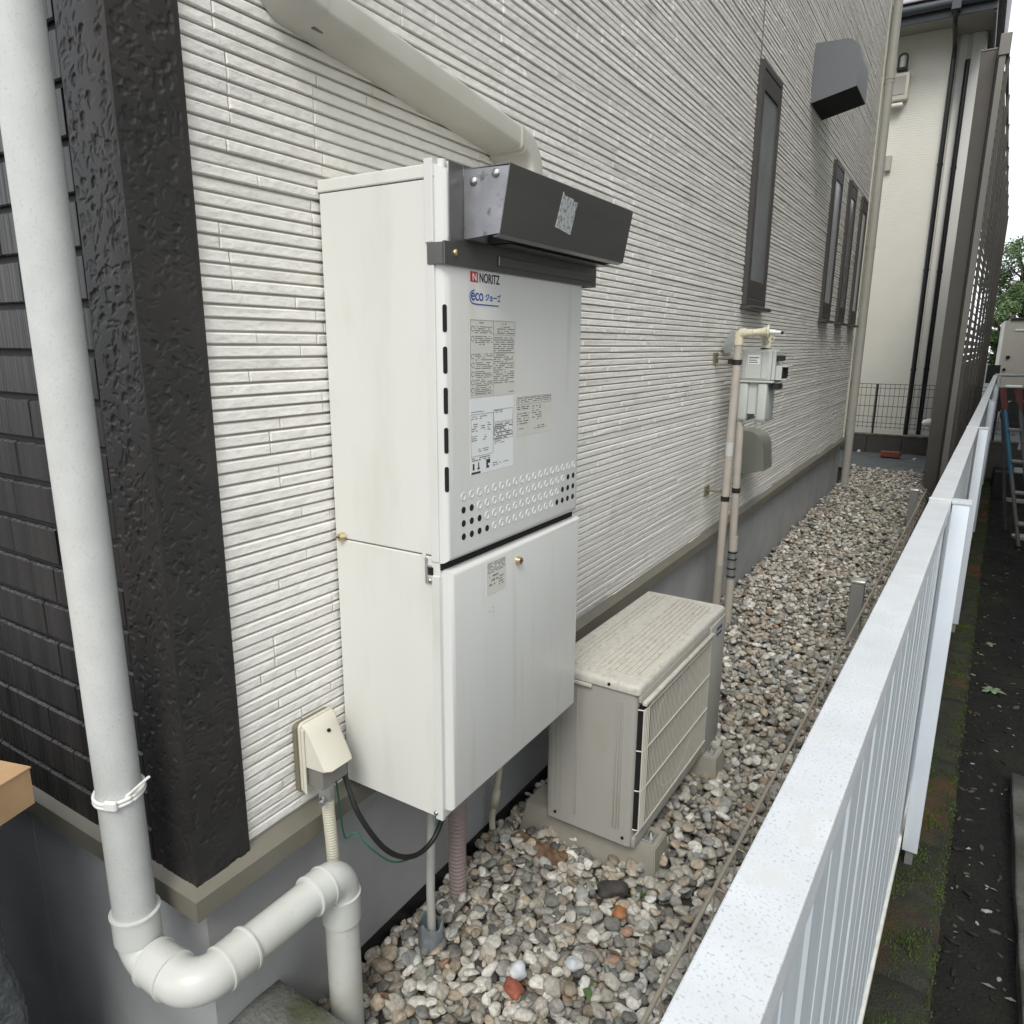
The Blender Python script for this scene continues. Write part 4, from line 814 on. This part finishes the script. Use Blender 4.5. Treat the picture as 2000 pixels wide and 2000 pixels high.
for i, (x, y, r) in enumerate(((1.545, 7.3, .085), (1.60, 9.35, .14))):
    obj('stepping_stone', CY(((x, y, -.39), (x, y, -.355), r), n=32), 'pale', label=('smaller, nearer pale round stepping stone lying on the dark soil', 'larger, farther pale round stepping stone lying on the dark soil')[i], cat='stepping stone', group='round stepping stones on the soil')
bm = bmesh.new(); box(bm, (1.262, -.6, -.5), (1.42, 2.66, -.335)); bmesh.ops.subdivide_edges(bm, edges=bm.edges[:], cuts=20, use_grid_fill=True)
for v in bm.verts:
    v.co.x += .008*noise.noise(v.co*12)+ .018*max(0, v.co.y-1.2); v.co.z += .005*noise.noise(v.co*15)
obj('concrete_edging', bm, 'edging', smooth=True, label='weathered grey concrete edging at the right edge of the dark soil', cat='edging')
obj('planter_box', BX(((1.33, 9.3, -.40), (2.7, 9.75, -.06)), bev=.01), 'rubber', label='long black trough on the soil behind the stepladder', cat='trough')
# weeds: rosettes of real leaves
V, F = [], []; rgm = random.Random(9)
for k in range(42000):
    y = -1+11*rgm.random()**1.6; xl = .86+.165*rgm.random(); mk = noise.noise(Vector((xl*9, y*5, 2)))+.35*noise.noise(Vector((xl*30, y*30, 8)))
    if mk < -.22+.3*rgm.random(): continue
    ang = -math.atan(SL); x, y2 = xl*math.cos(ang)-y*math.sin(ang), xl*math.sin(ang)+y*math.cos(ang)
    h = rgm.uniform(.003, .009); w = rgm.uniform(.0015, .004); z = -.256+.008*noise.noise(Vector((xl*16, y*9, 0))); a = rgm.uniform(0, 6.28); k0 = len(V)
    V += [(x+w*math.cos(a+q), y2+w*math.sin(a+q), z) for q in (0, 2.1, 4.2)]+[(x+rgm.uniform(-w, w), y2+rgm.uniform(-w, w), z+h)]; F += [(k0, k0+1, k0+3), (k0+1, k0+2, k0+3), (k0+2, k0, k0+3)]
obj('moss', pydata('moss', V, F), 'mosstuft', kind='stuff', label='green moss growing on the curb under the white fence')
def litter(n, area, zf, mt, name, label, seed):
    rg = random.Random(seed); V, F = [], []
    for _ in range(n):
        x, y = rg.uniform(*area[0]), area[1][0]+(area[1][1]-area[1][0])*rg.random()**1.6; z = zf(x, y)+.004; a = rg.uniform(0, 6.28); l = rg.uniform(.006, .018); w = l*rg.uniform(.25, .5); u = Vector((math.cos(a), math.sin(a), rg.uniform(-.3, .3))); v_ = Vector((-math.sin(a), math.cos(a), rg.uniform(-.4, .4))); c = Vector((x, y, z)); k0 = len(V)
        V += [tuple(c-u*l), tuple(c+v_*w+Vector((0, 0, .002))), tuple(c+u*l), tuple(c-v_*w+Vector((0, 0, .002)))]; F += [(k0, k0+1, k0+2), (k0, k0+2, k0+3)]
    obj(name, pydata(name, V, F), mt, kind='stuff', label=label)
litter(170, ((0, .70), (.2, 7.5)), hm, 'dry', 'leaf_litter', 'small dead leaf bits scattered over the pebbles', 4)
litter(220, ((1.08, 1.9), (-.5, 9)), soil_z, 'paledry', 'soil_litter', 'pale bits of dead leaf on the dark soil', 5)
def weed(name, label, x, y, z, n, L, w, mt, up_=.5, cat='weed'):
    bm = bmesh.new(); rg = random.Random(int(x*1000+y*77))
    for i in range(n):
        a = rg.uniform(0, 2*PI); l = L*rg.uniform(.5, 1.1); h = rg.uniform(.1, 1)*up_; c = Vector((x, y, z)); d_ = Vector((math.cos(a), math.sin(a), h)).normalized(); s_ = Vector((-math.sin(a), math.cos(a), 0))
        st = c+Vector((rg.uniform(-.3, .3)*L, rg.uniform(-.3, .3)*L, 0)); pr0 = None
        for j, t in enumerate((0, .3, .6, .85, 1)):
            ww = w*(.25, .9, 1, .6, .05)[j]*.5; p = st+d_*l*t-Vector((0, 0, l*t*t*.45)); cur = (bm.verts.new(p-s_*ww), bm.verts.new(p+Vector((0, 0, ww*.3))), bm.verts.new(p+s_*ww))
            if pr0: bm.faces.new((pr0[0], pr0[1], cur[1], cur[0])); bm.faces.new((pr0[1], pr0[2], cur[2], cur[1]))
            pr0 = cur
    obj(name, bm, mt, smooth=True, label=label, cat=cat)
weed('weed', 'pale leafy weed on the dark soil right of the mossy curb', 1.245, 3.55, -.37, 14, .050, .026, 'wleaf', .6)
weed('weed', 'smaller pale weed on the dark soil behind the leafier one', 1.25, 4.25, -.37, 8, .035, .018, 'wleaf', .5)
weed('weed', 'tiny grass tuft among the pebbles just in front of the nearer foot block', .425, .86, .015, 12, .028, .006, 'weed', 1.2)
weed('weed', 'small weed patch between the far foot block and the wire fence', .57, 1.43, .015, 60, .026, .009, 'weed', .8)
weed('weed', 'dull green weed clump on the pebbles in front of the far short post', .56, 3.75, .02, 120, .05, .009, 'weed', 1.)
weed('weed', 'single broad green leaf among the pebbles below the air conditioner', .43, .55, .02, 3, .032, .018, 'weed', .3)
weed('weed', 'green sprig against the face of the nearer foot block', .21, .80, .018, 9, .024, .010, 'weed', 1.)
weed('weed', 'green sprig in the pebbles a little right of the sprig by the foot block', .34, .835, .018, 10, .026, .010, 'weed', 1.)
bm = bmesh.new(); bmesh.ops.create_grid(bm, x_segments=36, y_segments=12, size=1)
for v in bm.verts:
    x = .055+(v.co.x+1)*.085; y = .845+(v.co.y+1)*.025; e = noise.noise(Vector((x*60, y*60, 1)))
    v.co = Vector((x+.006*e, y-.2*(x-.05)*.3+.008*noise.noise(Vector((x*40, 9, 2))), .035+.016*noise.noise(Vector((x*45, y*80, 5)))-.02*abs(v.co.y)**3))
obj('dead_leaf', bm, 'dry', smooth=True, label='crumpled brown dead leaves against the nearer foot block', cat='dead leaves')
# ------------------------------------------------------------------ far end of the passage
bm = bmesh.new(); bmesh.ops.create_grid(bm, x_segments=50, y_segments=70, size=1)
for v in bm.verts:
    x = -.6+(v.co.x+1)*.63; y = 8.12+(v.co.y+1)*.74; v.co = Vector((x, y, .012+.014*noise.noise(Vector((x*5, y*3, 0)))+.012*noise.noise(Vector((x*3, y*14, 4)))))
obj('weed_sheet', bm, 'tarp', smooth=True, label='rumpled dark blue-grey weed sheet pegged down beyond the pebbles', cat='weed sheet')
pins = ((-.125, 9.55, 'white peg at the back left of the weed sheet'), (.527, 9.15, 'white peg at the right of the weed sheet beside the brick'), (-.023, 8.25, 'white peg at the front left corner of the weed sheet'))
for x, y, l_ in pins: obj('sheet_peg', CY(((x, y, .01), (x, y, .034), .020), n=12), 'white', label=l_, cat='peg', group='pegs of the weed sheet')
obj('red_brick', BX(((.155, 9.16, .022), (.365, 9.26, .085)), bev=.003), 'rbrick', label='loose red brick lying on the dark weed sheet', cat='brick')
BW = thing('block_wall', 'low dark block wall closing the far end of the passage', 'wall', (.1, 9.7, 0))
for i in range(8):
    x0 = -1.66+i*.4; obj('concrete_block', BX(((x0, 9.66, -.2), (x0+.394, 9.76, .222)), bev=.003), 'block', BW)
obj('coping', BX(((-1.66, 9.652, .2222), (1.54, 9.768, .238)), bev=.002), 'conc', BW)
MF = thing('mesh_fence', 'dark green welded mesh fence standing on the low block wall', 'mesh fence', (0, 9.71, .24))
for x in (-1.3, -.012, 1.28): obj('mesh_post', CY(((x, 9.71, .238), (x, 9.71, .86), .013), n=12), 'dmesh', MF, True, 50)
for z in (.86, .81, .715, .585, .455, .375, .325): obj('horizontal_wire', CY(((-1.6, 9.70, z), (1.5, 9.70, z), .0032), n=6), 'dmesh', MF)
for k in range(58): x = -1.58+k*.0535; obj('vertical_wire', CY(((x, 9.697, .30), (x, 9.697, .865), .0026), n=5), 'dmesh', MF)
# neighbour house
NH = thing('neighbour_house', 'cream neighbouring house with slate eaves behind the mesh fence', 'house', (-2, 13, 0))
bm = bmesh.new(); box(bm, (-6, 11, .10), (.255, 16, 5.22)); box(bm, (.2555, 11.35, .10), (.62, 18, 5.22)); obj('wall', bm, 'cream_wall', NH, kind='stuff')
NH_w = bmesh.new()
for k in range(170): box(NH_w, (-6, 10.9935, .14+k*.03), (.248, 10.9998, .1675+k*.03))
obj('siding_ribs', NH_w, 'cream_wall', NH, kind='stuff')
obj('corner_board', BX(((.2485, 10.985, .10), (.262, 11.3, 5.22)), ((.32, 11.31, .10), (.405, 11.348, 5.22)), ((.46, 11.31, .10), (.60, 11.348, 5.22)), bev=.002), 'white', NH)
obj('base_course', BX(((-6, 10.97, -.3), (.62, 16, .0995))), 'soffit', NH)
obj('soffit', BX(((-6, 10.45, 5.221), (.66, 19, 5.24))), 'soffit', NH)
obj('fascia', BX(((-6, 10.42, 5.15), (.70, 10.449, 5.34)), ((.67, 10.45, 5.12), (.70, 19, 5.34))), 'eave', NH)
g = bmesh.new(); tube(g, [(-6, 10.36, 5.28), (.70, 10.36, 5.28)], .055, 14); obj('gutter', g, 'eave', NH, True, 50)
obj('gutter_box', BX(((.235, 10.30, 5.18), (.335, 10.42, 5.36)), bev=.006), 'eave', NH)
obj('roof_slope', PR([(10.30, 5.345), (10.30, 5.36), (14.5, 7.6), (19, 5.36), (19, 5.345)], 'x', -6.1, .78), 'roof', NH)
obj('outlet_pipe', TU(smooth_path([(.285, 10.37, 5.20), (.285, 10.45, 5.08), (.29, 10.85, 4.98), (.290, 10.93, 4.85)], 6), .028, 12), 'nblack', NH, True, 50)
for x, y_ in ((.290, 10.94), (.435, 11.25)):
    o = obj('black_downpipe', CY(((x, y_, -.1), (x, y_, 4.9), .030), n=16), 'nblack', NH, True, 50)
    for z in (1.0, 2.3, 3.6): obj('pipe_clip', CY(((x, y_, z), (x, y_, z+.03), .036), n=16), 'nblack', o, True, 50)
w = obj('window', BX(((.6201, 12.3, 3.4), (.66, 12.36, 4.8)), ((.6201, 14.3, 3.4), (.66, 14.36, 4.8)), ((.6201, 12.36, 4.74), (.66, 14.3, 4.8)), ((.6201, 12.36, 3.4), (.66, 14.3, 3.46))), 'nblack', NH); obj('pane', BX(((.6202, 12.36, 3.46), (.63, 14.3, 4.74))), 'sky_pane', w)
EM = thing('electric_meter', 'beige electric meter box high on the cream house, partly hidden by the corner downpipe', 'electric meter', (-.28, 10.95, 4.45))
obj('meter_case', BX(((-.42, 10.86, 4.44), (-.175, 10.992, 4.76)), bev=.012, seg=2), 'obox', EM, True, 40)
obj('meter_face', BX(((-.40, 10.852, 4.50), (-.215, 10.8595, 4.72)), bev=.004), 'soffit', EM); obj('meter_lip', BX(((-.40, 10.85, 4.365), (-.22, 10.95, 4.405)), bev=.012, seg=2), 'white', EM, True, 40)
bm = bmesh.new(); tube(bm, [(-.33, 10.93, 4.82), (-.33, 10.93, 4.96)]+[(-.28-.05*math.cos(a), 10.93, 4.96+.04*math.sin(a)) for a in [PI*i/8 for i in range(1, 8)]]+[(-.23, 10.93, 4.96), (-.23, 10.93, 4.83)], .010, 10)
WL = thing('wall_lamp', 'small wall lamp with dark base above the electric meter box', 'lamp', (-.28, 10.95, 4.8)); obj('lamp_hoop', bm, 'eave', WL, True); obj('lamp_glass', CY(((-.28, 10.94, 4.835), (-.28, 10.94, 4.965), .036), n=14), 'white', WL, True, 50); obj('lamp_base', BX(((-.34, 10.88, 4.800), (-.22, 10.992, 4.832)), bev=.004), 'nblack', WL)
obj('wall_vent', BX(((-.36, 10.93, 3.60), (-.285, 10.992, 3.80)), bev=.01), 'soffit', label='small grey vent cap on the cream house beside the corner downpipe', cat='vent')
obj('round_bin', ball((.66, 8.45, .52), .085, (1, 1, .55), 3), 'white', smooth=True, label='white rounded lamp head peeking out left of the tall bronze post', cat='garden lamp')
# tall bronze louvre screen
LS = thing('louvre_screen', 'tall bronze louvred privacy screen rising behind the white fence', 'screen', (.9, 10, 0))
obj('main_post', BX(((.700, 7.20, -.1), (.815, 7.30, 3.715)), bev=.004), 'bronze', LS)
obj('post_cap', BX(((.696, 7.196, 3.7152), (.818, 7.304, 3.727)), bev=.002), 'bronze_l', LS)
obj('side_post', BX(((.834, 7.065, -.1), (.882, 7.12, 3.62)), bev=.003), 'bronze_l', LS)
obj('rail_bracket', BX(((.826, 7.05, 3.6205), (.905, 7.135, 3.78)), bev=.004), 'bronze_l', LS)
obj('backing_strip', BX(((.8155, 7.21, -.1), (.833, 7.27, 3.70))), 'bronze', LS)
YA, YB = 7.14, 15.9
for z, h in ((3.62, .05), (.02, .06)): obj('frame_rail', sk(BX(((.640, YA, z), (.662, YB, z+h)))), 'bronze', LS)
yb_ = [YA]; 
while yb_[-1] < YB-.1: yb_.append(yb_[-1]+1.09)
for y in yb_: obj('batten', sk(BX(((.652, y, .081), (.676, y+.045, 3.619)))), 'bronze', LS)
for k in range(48):
    z = .10+k*.0725; bm = bmesh.new(); poly = [(.614, z+.048), (.618, z+.051), (.652, z+.004), (.648, z)]
    prism(bm, poly, 'y', YA, YB); obj('louvre', sk(bm), 'bronze', LS)
# stepladder
SD = thing('stepladder', 'stepladder with shade-darkened red brackets and a blue-taped leg behind the white fence', 'stepladder', (1.4, 7.0, -.38))
obj('top_tread', BX(((1.225, 6.94, .985), (1.345, 7.08, 1.002)), bev=.004), 'white', SD)
obj('top_bracket', PR([(1.185, .980), (1.232, .980), (1.268, .80), (1.225, .80)], 'y', 6.97, 6.99), 'lred', SD)
obj('top_bracket', PR([(1.285, .980), (1.345, .980), (1.372, .80), (1.325, .86)], 'y', 6.97, 6.99), 'lred', SD)
obj('leg', CY(((1.225, 7.0, .90), (1.50, 6.92, -.37), .017), n=8), 'shade_alu', SD); obj('leg', CY(((1.335, 7.0, .90), (1.60, 7.1, -.37), .017), n=8), 'shade_alu', SD)
obj('leg', CY(((1.335, 7.25, .90), (1.72, 7.6, -.37), .015), n=8), 'shade_alu', SD); obj('leg', CY(((1.225, 7.25, .90), (1.42, 7.6, -.37), .015), n=8), 'shade_alu', SD)
obj('blue_tape', CY(((1.243, 6.993, .815), (1.365, 6.957, .25), .0185), n=8), 'lblue', SD)
for k in range(4): z = .62-.27*k; t = (.90-z)/1.27; obj('step', BX(((1.228+.27*t, 6.96-.06*t, z), (1.332+.265*t, 7.02+.02*t, z+.018)), bev=.003), 'shade_alu', SD)
# beige cabin and trees far behind
CBN = thing('cabin', 'beige boxy cabin with dark roof edge beyond the far railing', 'cabin', (3, 20, 0))
bm = bmesh.new(); box(bm, (1.50, 20, .45), (4.2, 23, 1.92), .07, 4, only=lambda e: abs(e.verts[0].co.z-e.verts[1].co.z) > .2); obj('cabin_wall', bm, 'cabin', CBN, True, 35)
obj('roof_edge', BX(((1.60, 19.96, 1.9205), (4.3, 23.1, 1.985)), bev=.012), 'rubber', CBN); obj('light_strip', BX(((1.72, 19.975, 1.70), (2.6, 19.999, 1.73))), 'white', CBN)
obj('round_port', CY(((1.66, 19.97, 1.10), (1.66, 20.01, 1.10), .042), n=16), 'dark', CBN, True, 50); obj('tow_socket', CY(((1.62, 19.97, .82), (1.62, 20.01, .82), .035), n=12), 'dark', CBN, True, 50)
obj('under_body', BX(((1.55, 20.05, .12), (4.1, 22.9, .4495))), 'rubber', CBN)
for x in (2.0, 3.6): obj('wheel', CY(((x, 20.03, -.2), (x, 20.22, -.2), .32), n=24), 'rubber', CBN, True, 50)
obj('dark_awning', PR([(17.0, .98), (17.0, .62), (18.2, .62), (18.2, .86)], 'x', 1.24, 1.46), 'nblack', label='dark sloping panel behind the far end of the louvre screen', cat='panel')
def tree(label, x, y, z0, ctr, rad, n, leaf, seed):
    t = thing('tree', label, 'tree', (x, y, z0), 'trees beyond the cabin'); rg = random.Random(seed); b = bmesh.new()
    tube(b, [(x, y, z0), (x+.1, y, z0+1.2), (x-.1, y, ctr[2])], [.22, .17, .08], 10)
    cl = []
    for i in range(34):
        a = rg.uniform(0, 2*PI); e = rg.uniform(-.6, 1); r_ = rg.uniform(.35, 1); c = Vector(ctr)+Vector((math.cos(a)*rad[0]*r_, math.sin(a)*rad[1]*r_, e*rad[2]*math.sqrt(max(.1, 1-r_*r_*.7))))
        cl.append((c, rg.uniform(.28, .62)*rad[0]*.5)); tube(b, [Vector((x, y, z0+1.2+rg.random())), (Vector((x, y, ctr[2]))+c)/2, c], [.06, .04, .015], 5)
    obj('trunk', b, 'bark', t, True); V, F = [], []
    for i in range(n):
        c, r_ = cl[rg.randrange(len(cl))]; p = Vector((rg.gauss(0, 1), rg.gauss(0, 1), rg.gauss(0, 1))).normalized()*r_*rg.random()**.4+c
        u = Vector((rg.gauss(0, 1), rg.gauss(0, 1), rg.gauss(0, .6))).normalized(); w_ = u.orthogonal().normalized(); s = leaf*rg.uniform(.6, 1.3); k = len(V)
        V += [p-u*s, p+w_*s*.5, p+u*s, p-w_*s*.5]; F.append((k, k+1, k+2, k+3))
    obj('crown', pydata('crown', [tuple(q) for q in V], F), 'leaf', t)
tree('broad green tree left of the others rising behind the cabin', 2.3, 29, -.4, (2.3, 29, 3.3), (1.5, 1.5, 1.6), 12000, .055, 3)
tree('green tree right of the others behind the cabin roof', 4.3, 31, -.4, (4.3, 31, 3.6), (2.0, 1.8, 2.0), 12000, .06, 5)
tree('lower dark green tree beside the end of the louvre screen', 1.75, 24, -.4, (1.75, 24, 1.5), (.7, .9, 1.0), 8000, .045, 8)
# ------------------------------------------------------------------ left edge: wrapped package with a cardboard box on it
bm = bmesh.new(); box(bm, (-1.15, -.55, -.29), (-.305, -.15, .695), .03, 3); bmesh.ops.subdivide_edges(bm, edges=bm.edges[:], cuts=14, use_grid_fill=True)
for v in bm.verts: v.co += Vector((1, 1, 1))*.012*noise.noise(v.co*9)
obj('wrapped_package', bm, 'wrap', smooth=True, label='tall dark package in shiny bubble wrap at the left edge below the cardboard box', cat='package')
kx, ky = -.047, -.19; CM = Matrix.Translation((kx, ky, .708)) @ Matrix.Rotation(math.atan2(-.96, .28)+PI/2, 4, 'Z')
CX = thing('cardboard_box', 'plain brown cardboard box jutting into view at the left edge', 'cardboard box', (kx, ky, .708))
bm = bmesh.new(); box(bm, (-.75, -.42, 0), (0, 0, .052), .001, 1, mtx=CM); obj('carton', bm, 'card', CX)
bm = bmesh.new(); box(bm, (-.752, -.422, .0522), (.001, -.212, .0545), mtx=CM); box(bm, (-.752, -.208, .0522), (.001, .001, .0545), mtx=CM); obj('flap', bm, 'card', CX, kind='stuff')

# unseen two-storey house added on the right to shade the passage
shade_house = thing('neighbour_house', 'unseen grey house added across the soil strip on the right to shade the passage', 'house', (5.5, 8, -.4))
obj('wall', BX(((2.45, 1.9, -.5), (9, 15.5, 5.8))), 'soffit', shade_house)
obj('roof', PR([(2.05, 5.8), (2.05, 5.92), (5.75, 7.7), (9.45, 5.92), (9.45, 5.8)], 'y', 1.35, 16), 'eave', shade_house)
for y, z in ((3.2, .6), (6.5, .6), (10, .6), (3.2, 3.5), (6.5, 3.5), (10, 3.5)):
    w = obj('window', BX(((2.42, y, z), (2.4495, y+.05, z+1.3)), ((2.42, y+1.55, z), (2.4495, y+1.6, z+1.3)), ((2.42, y+.05, z+1.25), (2.4495, y+1.55, z+1.3)), ((2.42, y+.05, z), (2.4495, y+1.55, z+.05))), 'wframe', shade_house)
    obj('pane', BX(((2.435, y+.05, z+.05), (2.448, y+1.55, z+1.25))), 'glass', w)
